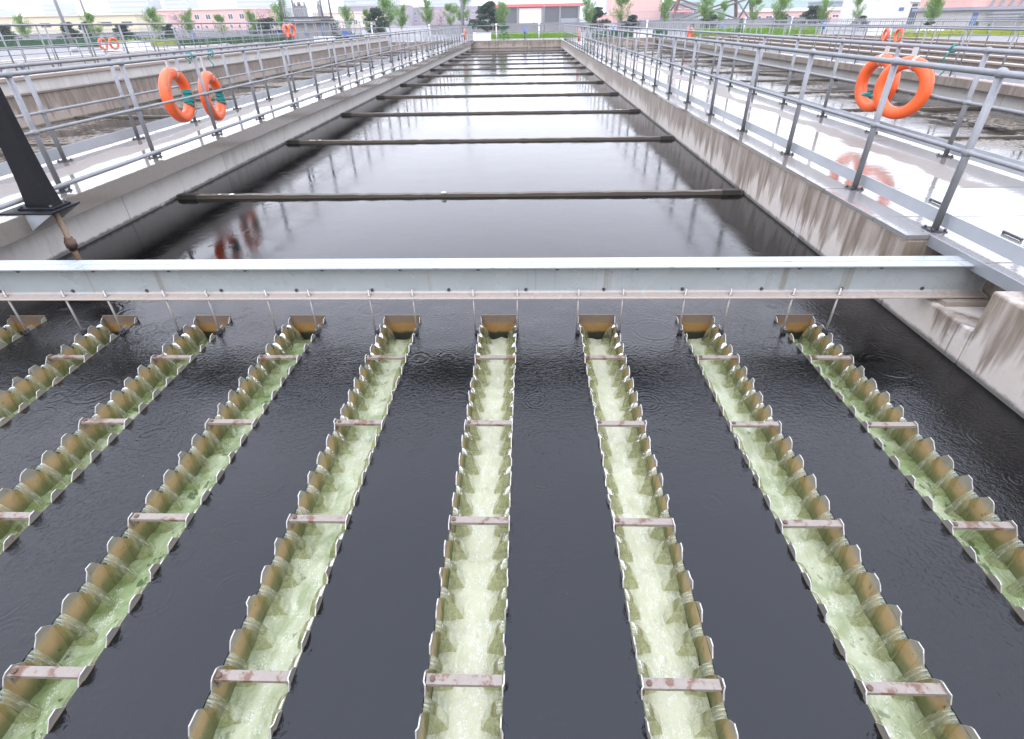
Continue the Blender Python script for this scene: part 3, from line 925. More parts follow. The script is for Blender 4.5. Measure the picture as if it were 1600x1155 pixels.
# ------------------------------------------------------------------ life rings
ringm = MB()
def ring_mesh(R_, r_, n=40, m_=14):
    g = MB()
    for i in range(n):
        a = 2*math.pi*i/n
        # slightly squared section, moulded in four quarters
        q = 1-0.035*math.exp(-((math.sin(2*a+0.4))/0.10)**2)
        for j in range(m_):
            t = 2*math.pi*j/m_
            cr = abs(math.cos(t))**0.85*math.copysign(1, math.cos(t)); sr = abs(math.sin(t))**0.85*math.copysign(1, math.sin(t))
            rad = R_+r_*q*cr
            g.v.append((r_*0.92*q*sr, rad*math.cos(a), rad*math.sin(a)))
    for i in range(n):
        for j in range(m_):
            i2, j2 = (i+1) % n, (j+1) % m_
            g.face((i*m_+j, i2*m_+j, i2*m_+j2, i*m_+j2), 0, True)
    return g.mesh('ring', 'ring_orange')
RING = ring_mesh(0.288, 0.075)
def strap_mesh(ang, wd=0.035):
    g = MB(); n = 16
    for s in (-1, 1):
        for j in range(n):
            t = 2*math.pi*j/n
            rad = 0.288+0.079*math.cos(t)
            a = ang+s*wd/2/0.30
            g.v.append((0.073*math.sin(t), rad*math.cos(a), rad*math.sin(a)))
    for j in range(n):
        j2 = (j+1) % n
        g.face((j, j2, n+j2, n+j), 0, True)
    return g.mesh('strap', 'strap_grey')
def life_ring(loc, rz, tilt, label, group, hang=0.0, rope=None, straps=(1.5,), line=True, rail=None):
    t = thing('life_ring', label, 'life ring', loc, group, rz)
    t.rotation_euler = (tilt, 0, rz)
    link('ring', RING, t)
    for a in straps:
        link('strap', strap_mesh(a), t)
    if hang:
        # webbing loop from the top of the ring up to the rail
        MB().box(-0.012, 0.012, -0.028, 0.028, 0.355, 0.362+hang).obj('hanging_strap', 'strap_grey', t)
    if line:
        pts = []
        for k in range(49):
            a = 2*math.pi*k/48
            bulge = 0.03*abs(math.sin(2*a))
            pts.append((0.058+0.02*abs(math.sin(2*a)), (0.305+bulge)*math.cos(a), (0.305+bulge)*math.sin(a)))
        MB().tube(pts[:-1], 0.005, 5, closed=True).obj('grab_line', 'line_grey', t)
    if rope:
        # coil of teal rope tied to the inner side
        a0, a1, nturn = rope
        pts = []
        K = nturn*10
        for k in range(K+1):
            s = k/K; a = a0+(a1-a0)*s
            ph = 2*math.pi*nturn*s
            rad = 0.245+0.050*math.cos(ph)+0.012*math.sin(ph*0.37)
            pts.append((0.02+0.058*math.sin(ph)+0.01*math.sin(ph*0.6), rad*math.cos(a), rad*math.sin(a)))
        MB().tube(pts, 0.014, 6).obj('rope_coil', 'rope_teal', t)
    return t
GL = 'orange life rings on the left railing'
life_ring((-5.035, 8.07, 1.215), R(4), 0, 'larger orange life ring with teal rope, nearer of the pair on the left railing', GL, 0.12, (-0.70, 0.25, 9), (1.35,))
life_ring((-5.035, 8.97, 1.10), R(8), 0, 'orange life ring behind the railing post, farther of the left pair', GL, 0.24, (-0.55, 0.45, 9), (1.25,))
GR = 'orange life rings on the right walkway'
life_ring((4.84, 8.10, 1.235), R(8), 0, 'farther orange life ring of the right pair, half hidden behind the other', GR, 0.09, (-1.0, -0.75, 3), (1.5,))
life_ring((4.74, 7.36, 1.25), R(22), 0, 'nearer orange life ring on the right, crossed by a railing post', GR, 0.09, None, (1.75,))
# teal cords tied round the rails
for (x, y, z0, z1, lb) in ((-4.93, 8.42, 1.60, 1.72, 'short teal cord knotted on the left rail between two rings'),
                           (-4.93, 9.02, 1.50, 1.72, 'teal cord above the farther ring on the left rail'),
                           (4.93, 7.05, 1.42, 1.72, 'teal cord tied on the right rail beside the rings'),):
    t = thing('cord', lb, 'cord', (x, y, z0))
    pts = [(0.03*math.sin(k*0.8), 0.012*math.cos(k*1.3), (z1-z0)*k/10) for k in range(11)]
    MB().tube(pts, 0.008, 5).obj('strand', 'rope_teal', t)
    loop = [(0.04*math.cos(a)*1.0+(0.04 if x < 0 else 0.04), 0.01*math.sin(2*a), z1-z0-0.02+0.04*math.sin(a)) for a in [2*math.pi*k/14 for k in range(14)]]
    MB().tube(loop, 0.009, 5, closed=True).obj('knot_loop', 'rope_teal', t)
GF = 'small life rings on distant railings'
for x, y, z, lb in ((3.29, 38.5, 1.20, 'tiny orange life ring far along the right walkway railing'),
                    (11.5, 43.5, 1.10, 'distant orange life ring on the second right walkway, left of its pair'),
                    (11.5, 42.6, 1.10, 'distant orange life ring on the second right walkway, right of its pair'),
                    (20.2, 34.4, 1.05, 'faded orange life ring before the white building, left one'),
                    (20.2, 33.2, 1.05, 'faded orange life ring before the white building, right one'),
                    (-26.8, 37.0, 1.20, 'faded orange life ring far left beside the lamp pole'),
                    (-26.8, 38.0, 1.20, 'faded orange life ring far left, right one of its pair'),
                    (-14.15, 35.0, 1.75, 'small orange life ring in front of the concrete hoist house'),
                    (-14.15, 35.9, 1.75, 'small orange life ring just left of the hoist house'),
                    (-4.95, 47.5, 1.18, 'tiny orange life ring at the far end of the left railing')):
    life_ring((x, y, z), R(rnd.uniform(-15, 15)), 0, lb, GF, 0.1, None, (1.5,), False)

# ------------------------------------------------------------------ black post, bracket and standpipe at the left
t = thing('black_post', 'black steel column on a bracket plate at the left walkway edge', 'post', (-4.60, 4.76, ZD))
g = MB()
for k, (z, hw) in enumerate(((0.03, 0.135), (0.25, 0.115), (0.6, 0.100), (1.2, 0.088), (2.4, 0.085))):
    g.v += [(-hw, -hw*0.45, z), (hw, -hw*0.45, z), (hw, hw*0.45, z), (-hw, hw*0.45, z)]
for k in range(4):
    for j in range(4):
        g.face((k*4+j, k*4+(j+1) % 4, k*4+4+(j+1) % 4, k*4+4+j))
g.face((16, 17, 18, 19)); g.face((3, 2, 1, 0))
bevel(g.obj('column', 'black_paint', t), 0.006)
bevel(MB().box(-0.30, 0.21, -0.20, 0.17, -0.002, 0.014).obj('bracket_plate', 'black_paint', t), 0.003, 1)
bevel(MB().box(-0.17, 0.17, -0.12, 0.11, 0.015, 0.034).obj('foot_flange', 'black_paint', t), 0.003, 1)
for a in (-.145, .145):
    for c in (-.095, .085):
        MB().tube([(a, c, .03), (a, c, .058)], .013, 6).obj('bolt', 'dark_fitting', t)
g = MB()
for y in (-0.19, 0.15):
    k = len(g.v)
    g.v += [(-0.06, y, -0.004), (0.20, y, -0.004), (-0.06, y, -0.16), (-0.06, y+0.012, -0.004), (0.20, y+0.012, -0.004), (-0.06, y+0.012, -0.16)]
    for q in ((0, 1, 2), (3, 5, 4), (0, 3, 4, 1), (1, 4, 5, 2), (2, 5, 3, 0)):
        g.face(tuple(k+i for i in q))
    g.obj('gusset', 'toe_board_paint', t); g = MB()
t = thing('standpipe', 'rusty brown pipe with a coupling going down into the tank at left', 'pipe', (-4.47, 4.70, -0.3))
MB().tube([(0, 0, 0), (0, 0, 0.88)], 0.024, 10).obj('pipe', 'rusted_pipe', t)
MB().tube([(0, 0, 0.50), (0, 0, 0.53), (0, 0, 0.531), (0, 0, 0.60), (0, 0, 0.601), (0, 0, 0.63)], [0.036, 0.036, 0.048, 0.048, 0.036, 0.036], 12).obj('coupling', 'rust', t)

# ------------------------------------------------------------------ vegetation
def leaf_cloud(g, c, r, n, size, rr, sx=1, sy=1, sz=1, up=0.0):
    for _ in range(n):
        while True:
            p = Vector((rr.uniform(-1, 1), rr.uniform(-1, 1), rr.uniform(-1, 1)))
            if 0.15 < p.length < 1: break
        q = Vector((c[0]+p.x*r*sx, c[1]+p.y*r*sy, c[2]+p.z*r*sz))
        a = Vector((rr.uniform(-1, 1), rr.uniform(-1, 1), rr.uniform(-1, 1)+up)).normalized()
        b_ = a.orthogonal().normalized()
        b_ = (b_*math.cos(rr.uniform(0, 6.28))+a.cross(b_)*math.sin(rr.uniform(0, 6.28))).normalized()
        s = size*rr.uniform(0.6, 1.3)
        k = len(g.v)
        g.v += [tuple(q-a*s), tuple(q+b_*s*0.5), tuple(q+a*s), tuple(q-b_*s*0.5)]
        g.face((k, k+1, k+2, k+3))
def make_tree(kind, seed):
    """unit-height tree: returns (trunk mesh, crown mesh)"""
    rr = random.Random(seed)
    tk = MB(); cr = MB()
    bend = [(rr.uniform(-.02, .02)*k, rr.uniform(-.02, .02)*k, k/6) for k in range(7)]
    tk.tube(bend, [0.016*(1-0.8*k/6) for k in range(7)], 6)
    if kind == 'ginkgo':
        for k in range(26):
            z = rr.uniform(0.28, 0.96); a = rr.uniform(0, 6.28)
            L = (0.34*(1-abs(z-0.45)*1.2)+0.04)*rr.uniform(0.5, 1.25)
            i = min(5, int(z*6)); bx_, by_ = bend[i][0], bend[i][1]
            e = (bx_+L*math.cos(a), by_+L*math.sin(a), z+L*0.75)
            tk.tube([(bx_, by_, z), e], [0.006, 0.002], 4)
            for s in (0.35, 0.6, 0.8, 1.0):
                leaf_cloud(cr, (bx_+(e[0]-bx_)*s, by_+(e[1]-by_)*s, z+(e[2]-z)*s), 0.095, 44, 0.019, rr)
        return tk, cr, 'young_leaf'
    if kind == 'pine':
        for k in range(34):
            z = 0.14+0.80*(k/34)+rr.uniform(-.03, .03); a = rr.uniform(0, 6.28)
            L = (0.50*(1-z)**0.8+0.05)*rr.uniform(0.65, 1.1)
            e = (L*math.cos(a), L*math.sin(a), z+L*0.12)
            tk.tube([(0, 0, z), e], [0.008, 0.003], 4)
            for s in (0.4, 0.7, 1.0):
                leaf_cloud(cr, (e[0]*s, e[1]*s, z+(e[2]-z)*s), 0.10, 40, 0.03, rr, 1, 1, 0.6, 0.6)
        return tk, cr, 'pine_leaf'
    if kind == 'conifer':
        for k in range(40):
            z = 0.05+0.90*(k/40); a = k*2.4
            L = 0.34*(1-z)+0.03
            leaf_cloud(cr, (L*0.7*math.cos(a), L*0.7*math.sin(a), z), 0.10*(1.1-z*0.6), 34, 0.022, rr)
        return tk, cr, 'conifer_leaf'
    for k in range(30):
        z = rr.uniform(0.3, 0.9); a = rr.uniform(0, 6.28); L = 0.42*math.sin(z*math.pi*0.95)*rr.uniform(0.5, 1.1)+0.04
        e = (L*math.cos(a), L*math.sin(a), z+0.06)
        tk.tube([(0, 0, z*0.7), e], [0.008, 0.002], 4)
        leaf_cloud(cr, e, 0.11, 46, 0.02, rr)
    return tk, cr, 'blossom_leaf'
VAR = {}
for kind in ('ginkgo', 'pine', 'conifer', 'blossom'):
    VAR[kind] = []
    for s in range(3):
        tk, cr, lm = make_tree(kind, hash(kind) % 7 if False else {'ginkgo': 10, 'pine': 20, 'conifer': 30, 'blossom': 40}[kind]+s)
        VAR[kind].append((tk.mesh('trunk', 'bark'), cr.mesh('crown', lm)))
GZ = 0.5
def tree(kind, x, y, h, label, group, k):
    nm = {'ginkgo': 'young_tree', 'pine': 'pine_tree', 'conifer': 'small_conifer', 'blossom': 'blossom_tree'}[kind]
    t = thing(nm, label, 'tree' if kind != 'conifer' else 'shrub', (x, y, GZ), group, k*1.7)
    wdt = h*random.Random(k*13+len(label)).uniform(0.8, 1.3)*({'ginkgo': 0.68, 'pine': 1.35, 'conifer': 1.2, 'blossom': 1.1}[kind])
    t.scale = (wdt, wdt, h)
    tk, cr = VAR[kind][k % 3]
    link('trunk', tk, t); link('crown', cr, t)
    return t
ginkgo = [(-51.05, 60, 2.68), (-45.26, 62, 2.71), (-41.11, 66, 3.14), (-36.25, 64, 2.81), (-33.8, 66, 2.44), (-31.15, 68, 2.77), (-27.03, 66, 3.62), (-19.58, 74, 2.78), (-17.42, 76, 3.97), (-13.22, 80, 3.95), (-8.17, 78, 4.55), (-3.04, 74, 3.3), (7.53, 76, 3.57), (11.37, 74, 3.77), (16.19, 72, 3.75), (20.84, 72, 3.61), (25.71, 70, 3.22), (27.79, 68, 3.19), (31.61, 66, 3.01), (36.07, 68, 3.11), (36.53, 56, 2.92)]
gl_ = ['at the far left before the cream building', 'between two lamp poles at the left', 'left of the pink building', 'in front of the pink building windows', 'before the right half of the left pink building', 'at the right end of the left pink building',
       'left of the hoist house', 'with a pine right of the blue stair', 'slender, right of the pine behind the left railing', 'slim, left of the tall lamp pole', 'tall, beside the lamp pole at the tank end', 'in front of the red roofed shed',
       'bushy, at the right end of the red roofed shed', 'before the big pink block', 'at the right corner of the pink block', 'left of the steel pylon', 'under the left leg of the pylon', 'between the pylon legs', 'before the low pink building at right', 'left of the white building', 'in front of the white building windows']
for k, (x, y, h) in enumerate(ginkgo):
    tree('ginkgo', x, y, h, 'young light green tree '+gl_[k], 'young trees behind the tanks', k)
pine = [(-46.43, 60, 2.17), (-45.07, 66, 2.02), (-37.34, 62, 1.86), (-28.45, 66, 2.3), (-17.89, 72, 3.18), (-4.97, 76, 3.7), (8.88, 78, 2.92), (32.44, 70, 2.51), (37.78, 70, 1.45), (37.18, 57, 1.17)]
pl_ = ['beside the near lamp pole at left', 'right of the second lamp pole', 'before the left pink building', 'left of the hoist house', 'right of the blue stair', 'at the left end of the red shed', 'behind the bushy tree at the red shed', 'before the low pink building', 'left of the white building wall', 'below the white building windows']
for k, (x, y, h) in enumerate(pine):
    tree('pine', x, y, h, 'dark green pine '+pl_[k], 'pines behind the tanks', k)
conifer = [(-2.26, 58, 1.33), (19.52, 56, 1.49), (17.87, 66, 1.15), (36.34, 50, 0.94), (36.61, 49, 0.76)]
cl_ = ['standing on the lawn at the tank end', 'beneath the pylon behind the right railings', 'left of the tree beside the pylon', 'before the concrete stair building', 'beside its twin, smaller, before the stair building']
for k, (x, y, h) in enumerate(conifer):
    tree('conifer', x, y, h, 'small dense green conifer '+cl_[k], 'small conifers', k)
for k, (x, y, h) in enumerate([(-37.3, 84, 3.63), (-13.05, 92, 3.23), (-50.8, 88, 3.69)]):
    tree('blossom', x, y, h, 'pink blossoming tree '+['left of the hoist house', 'left of the tall lamp pole', 'before the left pink building'][k], 'blossom trees', k)

extra = [('pine', -58.5, 66, 2.1, 'at the far left edge before the cream building'), ('pine', -52.0, 70, 2.3, 'left of the first lamp pole, behind a young tree'), ('pine', -33.2, 74, 2.2, 'before the right end of the left pink building'), ('pine', -24.0, 72, 2.4, 'just behind the hoist house'),
         ('ginkgo', -23.2, 78, 3.2, 'behind the hoist house roof'), ('ginkgo', -14.6, 70, 3.0, 'right of the blue stair beside the pine'), ('ginkgo', -10.6, 84, 3.4, 'thin, left of the lamp pole behind the fence'), ('pine', 13.6, 80, 2.0, 'low, at the foot of the big pink block'),
         ('pine', 22.6, 76, 2.2, 'under the pylon bracing'), ('ginkgo', 23.4, 74, 2.9, 'airy, before the pylon bracing'), ('pine', 29.6, 72, 1.9, 'at the right leg of the pylon'), ('ginkgo', 41.5, 64, 2.6, 'before the stair building at the right')]
for k, (kd, x, y, h, lb) in enumerate(extra):
    tree(kd, x, y, h, ('dark green pine ' if kd == 'pine' else 'young light green tree ')+lb, 'pines behind the tanks' if kd == 'pine' else 'young trees behind the tanks', k+1)

def hedge(x0, x1, y, h, d, mat, label, seed, z0=0.5):
    rr = random.Random(seed)
    g = MB()
    n = int((x1-x0)*90)
    for _ in range(n):
        x = rr.uniform(x0, x1); yy = y+rr.uniform(-d, d); u = rr.random()
        z = z0+h*(u**0.6)*(0.9+0.12*noise.noise(Vector((x*0.9, yy, 3))))
        leaf_cloud(g, (x, yy, z), 0.06, 1, 0.09, rr)
    t = thing('hedge', label, 'hedge', ((x0+x1)/2, y, z0))
    core = MB().box(x0, x1, y-d*0.8, y+d*0.8, z0, z0+h*0.82)
    o = core.obj('stems', mat, t); o.location = (-(x0+x1)/2, -y, -z0)
    o = g.obj('foliage', mat, t); o.location = (-(x0+x1)/2, -y, -z0)
hedge(-5.2, 5.4, 62, 0.52, 0.8, 'hedge_leaf', 'bright green hedge beyond the end of the central tank', 1)
hedge(15.1, 27.1, 57, 0.75, 0.6, 'hedge_leaf', 'bright green hedge behind the railings at right', 2)
hedge(6.5, 13.8, 60, 0.65, 0.5, 'dark_hedge_leaf', 'dark green clipped hedge right of the tank end', 3)
hedge(-60, -16, 58, 0.8, 0.6, 'dark_hedge_leaf', 'dark green hedge along the left behind the railings', 4)
hedge(28.6, 48, 47.5, 0.45, 0.5, 'yellow_hedge_leaf', 'yellow green hedge below the white building', 5)
hedge(-40, -34, 57, 0.62, 0.5, 'yellow_hedge_leaf', 'short yellow green hedge at the left', 6)

# ------------------------------------------------------------------ fence walls, poles, hoist house
def panel_wall(x0, x1, y, z0, z1, label, step=3.0, mat='grey_render'):
    t = thing('boundary_wall', label, 'wall', (x0, y, z0))
    n = int((x1-x0)/step)
    pm = MB().box(0.06, step-0.06, -0.06, 0.06, 0, z1-z0).mesh('panel', mat)
    qm = MB().box(-0.12, 0.12, -0.14, 0.14, 0, z1-z0+0.12).mesh('pier', mat)
    for k in range(n):
        link('panel', pm, t, (k*step, 0, 0)); link('pier', qm, t, (k*step, 0, 0))
    link('pier', qm, t, (n*step, 0, 0))
    MB().box(0, n*step, -0.1, 0.1, z1-z0+0.001, z1-z0+0.06).obj('capping', 'roof_grey', t)
panel_wall(-14, 12, 88, 0.5, 1.65, 'grey panelled boundary wall behind the tank end hedge')
panel_wall(12.5, 41, 84, 0.5, 1.75, 'grey panelled boundary wall on the right before the pink block')
panel_wall(-80, -22, 78, 0.5, 1.5, 'grey boundary wall on the left below the cream building')
def picket(x0, x1, y, z0, h, label):
    t = thing('picket_fence', label, 'fence', (x0, y, z0))
    n = min(280, int((x1-x0)/0.22))
    pm = MB().box(-0.02, 0.02, -0.012, 0.012, 0, h).mesh('bar', 'pole_grey')
    for k in range(n+1):
        link('bar', pm, t, (k*(x1-x0)/n, 0, 0))
    for zz in (0.12*h, 0.9*h):
        MB().box(0, x1-x0, -0.02, 0.02, zz, zz+0.05).obj('rail', 'pole_grey', t)
picket(14, 27, 86, 1.8, 1.1, 'grey picket fence on top of the wall before the pink block')
picket(-75, -20, 72, 0.5, 1.5, 'grey bar fence along the left behind the hedge')
picket(14, 52, 66, 0.5, 1.2, 'grey bar fence along the right before the boundary wall')
def lamp_pole(x, y, h, r0, label, arm=True):
    t = thing('lamp_pole', label, 'lamp post', (x, y, GZ), 'tall lamp poles')
    MB().tube([(0, 0, 0), (0, 0, h*0.5), (0, 0, h)], [r0, r0*0.8, r0*0.55], 10).obj('pole', 'pole_grey', t)
    MB().tube([(0, 0, 0), (0, 0, 0.35)], r0*1.7, 10).obj('pole_base', 'pole_grey', t)
    if arm:
        MB().tube([(0, 0, h-0.1), (0.6, 0, h+0.35), (1.5, 0, h+0.5)], r0*0.45, 8).obj('arm', 'pole_grey', t)
        MB().obox((1.75, 0, h+0.5), (0.32, 0, 0), (0, 0.12, 0), (0, 0, 0.06)).obj('lamp_head', 'roof_grey', t)
lamp_pole(-35.4, 45.5, 9.5, 0.13, 'thick grey lamp pole nearest at the left, leaning out of frame')
lamp_pole(-50.0, 68.0, 10.0, 0.14, 'second grey lamp pole at the left behind the pines')
lamp_pole(-7.9, 74, 13.0, 0.15, 'tall grey lamp pole beside the tree at the tank end')
lamp_pole(1.85, 66, 6.0, 0.05, 'thin dark pole in front of the red roofed shed', False)
for k, (x, y, h) in enumerate(((-2.9, 56.5, 1.35), (1.1, 56.8, 1.3), (-14.5, 56, 1.4), (11.0, 56, 1.4), (19.8, 55.8, 1.5), (24.0, 55.8, 1.5), (-9.2, 56.5, 1.4), (-33.0, 55.5, 1.6))):
    t = thing('bollard_light', 'pale garden lamp post '+['left of centre at the tank end', 'right of centre at the tank end', 'right of the hoist house', 'beside the second right railing', 'left of the right hand hedge', 'right of the conifer under the pylon', 'behind the left walkway end', 'before the left hand hedge'][k], 'lamp post', (x, y, GZ), 'garden lamp posts')
    MB().tube([(0, 0, 0), (0, 0, h-0.18)], 0.05, 8).obj('post', 'frame_white', t)
    MB().tube([(0, 0, h-0.18), (0, 0, h-0.02), (0, 0, h)], [0.085, 0.085, 0.03], 8).obj('lamp_head', 'frame_white', t)
for k, (x, y) in enumerate(((-0.25, 60), (8.6, 60.5), (18.4, 57.5), (26.5, 54.8), (-32.5, 57.5), (-25.8, 62))):
    t = thing('valve_stand', 'blue valve stand with hand wheel '+['in the lawn at the tank end', 'behind the dark hedge', 'beside the conifer at right', 'right of the bright hedge at right', 'before the left pink building', 'left of the hoist house'][k], 'valve', (x, y, GZ), 'blue valve stands')
    MB().tube([(0, 0, 0), (0, 0, 0.45)], 0.05, 8).obj('spindle', 'dark_fitting', t)
    MB().tube([(0, 0, 0.45), (0, 0, 0.85)], 0.12, 8).obj('housing', 'blue_paint', t)
    MB().tube([(0.22*math.cos(a), 0, 1.0+0.22*math.sin(a)) for a in [k_*math.pi/6 for k_ in range(12)]], 0.025, 5, closed=True).obj('hand_wheel', 'blue_paint', t)
for k, (x, y) in enumerate(((-31.5, 44.6), (-29.4, 44.2), (-17.2, 50.5), (28.5, 49.5), (31.5, 48.0), (10.6, 55.5), (-4.2, 55.9))):
    t = thing('equipment_cabinet', 'white equipment box '+['behind the left lamp pole', 'right of its twin at the left', 'left of the hoist house', 'before the white building, left', 'before the white building, right', 'right of the tank end', 'at the left end of the end railing'][k], 'cabinet', (x, y, GZ), 'white equipment boxes')
    bevel(MB().box(-0.8, 0.8, -0.4, 0.4, 0.06, 0.62).obj('box', 'white_box', t), 0.03)
    MB().box(-0.84, 0.84, -0.44, 0.44, 0.621, 0.66).obj('lid', 'white_box', t)
    MB().box(-0.75, 0.75, -0.36, 0.36, 0.0, 0.059).obj('plinth', 'grey_render', t)

hx, hy = -20.2, 56.0
t = thing('hoist_house', 'small grey concrete hoist house with slab roof and tall steel posts', 'hut', (hx, hy, 0.5))
MB().box(-1.5, 1.5, -1.3, 1.3, 0, 1.65).obj('wall', 'grey_render', t)
MB().box(-1.75, 1.75, -1.6, 1.6, 1.66, 1.86).obj('slab', 'dark_fitting', t)
MB().box(-1.82, 1.82, -1.68, 1.68, 1.90, 1.99).obj('slab', 'grey_render', t)
MB().box(-1.75, 1.75, -1.6, 1.6, 2.02, 2.16).obj('slab', 'dark_fitting', t)
MB().box(-0.22, 0.18, -1.33, -1.305, 0.75, 1.05).obj('plate', 'sign_blue', t)
for x in (-1.35, 1.45):
    MB().tube([(x, -1.32, 0), (x, -1.32, 1.64)], 0.07, 8).obj('down_pipe', 'sign_blue', t)
for x in (-1.75, 1.7):
    MB().tube([(x, -1.2, 2.17), (x-0.05, -1.2, 5.5)], 0.10, 8).obj('post', 'pole_grey', t)
    MB().tube([(x, 1.2, 2.17), (x-0.05, 1.2, 5.5)], 0.10, 8).obj('post', 'pole_grey', t)
for k in range(22):
    x = -1.65+k*0.157
    MB().box(x-0.02, x+0.02, -1.5, -1.46, 2.17, 2.75).obj('baluster', 'pole_grey', t)
MB().box(-1.7, 1.7, -1.52, -1.45, 2.76, 2.81).obj('handrail', 'pole_grey', t)
for x, w_, h_ in ((-1.25, 0.12, 3.3), (-0.85, 0.26, 3.35), (-0.35, 0.12, 3.35), (0.95, 0.12, 3.4)):
    g = MB().box(x-w_, x+w_, 0.2, 0.5, 2.17, h_-0.3); g.tube([(x, 0.35, h_-0.31), (x, 0.35, h_)], w_*0.7, 8)
    g.obj('hoist_motor', 'grey_render', t)
t = thing('blue_stair', 'blue steel stair right of the hoist house', 'stair', (-16.9, 57, 0.5))
for s in (-0.4, 0.4):
    MB().obox((0, s, 0.55), (0.75, 0, -0.5), (0, 0.03, 0), (0.06, 0, 0.09)).obj('stringer', 'blue_paint', t)
for k in range(5):
    u = -0.6+k*0.3
    MB().box(u-0.12, u+0.12, -0.36, 0.36, 0.53-u*0.667, 0.56-u*0.667).obj('tread', 'blue_paint', t)
for s in (-0.42, 0.42):
    MB().tube([(-0.7, s, 1.85), (0.75, s, 0.9)], 0.025, 6).obj('handrail', 'pole_grey', t)
    for u, zt_ in ((-0.7, 1.85), (0.75, 0.9)):
        MB().tube([(u, s, 0.05 if u > 0 else 1.0), (u, s, zt_)], 0.02, 6).obj('baluster', 'pole_grey', t)

# ------------------------------------------------------------------ buildings behind
def building(name, label, x0, x1, y, depth, z1, mat, roof='roof_grey', windows=(), doors=(), over=0.4, roof_h=0.35, rz=0, cat='building', frame='frame_white'):
    cx = (x0+x1)/2
    t = thing(name, label, cat, (cx, y, GZ), None, rz)
    hw = (x1-x0)/2
    MB().box(-hw, hw, 0, depth, 0, z1-GZ).obj('wall', mat, t)
    MB().box(-hw-over, hw+over, -over, depth+over, z1-GZ+0.002, z1-GZ+roof_h).obj('roof', roof, t)
    for (a, c, zb, zt_) in windows:
        f = MB()
        fr_ = 0.10
        f.box(a, c, -0.06, -0.004, zb, zb+fr_); f.box(a, c, -0.06, -0.004, zt_-fr_, zt_)
        f.box(a, a+fr_, -0.06, -0.004, zb+fr_, zt_-fr_); f.box(c-fr_, c, -0.06, -0.004, zb+fr_, zt_-fr_)
        if c-a > 1.2:
            f.box((a+c)/2-0.05, (a+c)/2+0.05, -0.06, -0.004, zb+fr_, zt_-fr_)
        wo = f.obj('window', frame, t)
        MB().box(a+fr_, c-fr_, -0.03, -0.003, zb+fr_, zt_-fr_).obj('pane', 'window_glass', wo)
    for (a, c, zt_, mm) in doors:
        MB().box(a, c, -0.05, -0.004, 0.0, zt_).obj('door', mm, t)
    return t
K = 1.7
def far_x(x): return x*K
def far_z(z): return (z-CAM_H)*K+CAM_H
def fbuild(name, label, x0, x1, z1, y, mat, depth=14, **kw):
    return building(name, label, x0*K, x1*K, y*K, depth, far_z(z1), mat, **kw)
def row(hw, n, w_, zb, zt_, skip=()):
    return [(-hw+hw*2*(k+0.5)/n-w_/2, -hw+hw*2*(k+0.5)/n+w_/2, zb, zt_) for k in range(n) if k not in skip]
fbuild('long_building', 'long low cream building at the far left', -92, -62, 3.75, 95, 'cream_render', roof='cream_render', over=0.3, roof_h=0.3, windows=row(25.5, 9, 2.8, 2.0, 3.0), frame='dark_opening')
fbuild('pink_building', 'pale pink two storey building behind the left trees', -70.7, -51.1, 4.7, 115, 'pink_render', roof='peach_render', windows=row(16.6, 9, 1.6, 3.4, 4.9)+row(16.6, 12, 1.0, 0.8, 1.9), over=0.3)
fbuild('peach_building', 'low peach building right of the hoist house', -46, -32, 4.0, 130, 'peach_render', roof='pale_panel', windows=row(11.9, 7, 1.5, 1.2, 2.8), over=0.3)
fbuild('mauve_block', 'mauve apartment block far behind the left pine', -59, -37, 6.5, 190, 'mauve_render', windows=row(18.7, 9, 1.6, 1.5, 3)+row(18.7, 9, 1.6, 5, 6.5), over=0.2)
fbuild('mauve_block', 'grey mauve apartment block far behind the tall lamp pole', -38, -12, 6.1, 200, 'mauve_render', windows=row(22.1, 11, 1.6, 1.5, 3)+row(22.1, 11, 1.6, 5, 6.5), over=0.2)
t = fbuild('open_shed', 'red roofed shed with dark open bays behind the tank end', -6.8, 9.4, 4.1, 110, 'dark_opening', roof='red_fascia', over=0.9, roof_h=0.75, cat='shed')  # solid box; the shade inside the bays is put into its dark colour
for a, c in ((-14.2, -13.6), (-5.4, -4.8), (2.2, 2.8), (7.5, 8.0), (13.2, 13.8)):
    MB().box(a, c, -0.5, -0.01, 0, far_z(4.1)-GZ).obj('column', 'grey_render', t)
MB().box(-4.7, 2.1, -0.25, -0.02, 0, far_z(4.1)-GZ-0.3).obj('panel', 'pale_panel', t)
MB().box(8.1, 13.1, -0.2, -0.02, 0, 1.9).obj('panel', 'roof_grey', t)
fbuild('pink_block', 'large plain pink block right of the tank end', 16.5, 26, 8.5, 120, 'pink_render', roof='pink_render', over=0.1)
fbuild('low_pink_ramp', 'low pink wall building at the foot of the pink block', 11.5, 16.3, 2.7, 116, 'pink_render', roof='pale_panel', over=0.1, roof_h=0.25, depth=8)
t = fbuild('grey_house', 'grey house with red awning right of the pink block', 26.4, 32.6, 4.3, 117, 'grey_render', over=0.2, windows=row(5.2, 4, 1.2, 2.6, 4.0))
MB().obox((-1.2, -1.0, 3.2), (3.6, 0, 0), (0, 1.0, 0.25), (0, -0.02, 0.06)).obj('awning', 'red_fascia', t)
fbuild('low_pink_building', 'long low pink building behind the right trees', 42, 58.3, 2.7, 115, 'pink_render', roof='pale_panel', over=0.4, roof_h=0.9, windows=row(13.8, 8, 2.0, 0.8, 1.6))
fbuild('grey_roof_hall', 'grey roofed hall left of the white building', 60, 72, 4.2, 125, 'roof_grey', roof='roof_grey', over=0.3, windows=row(10, 6, 1.6, 2.2, 3.2))
hw = (58.5-46.2)/2*1.25
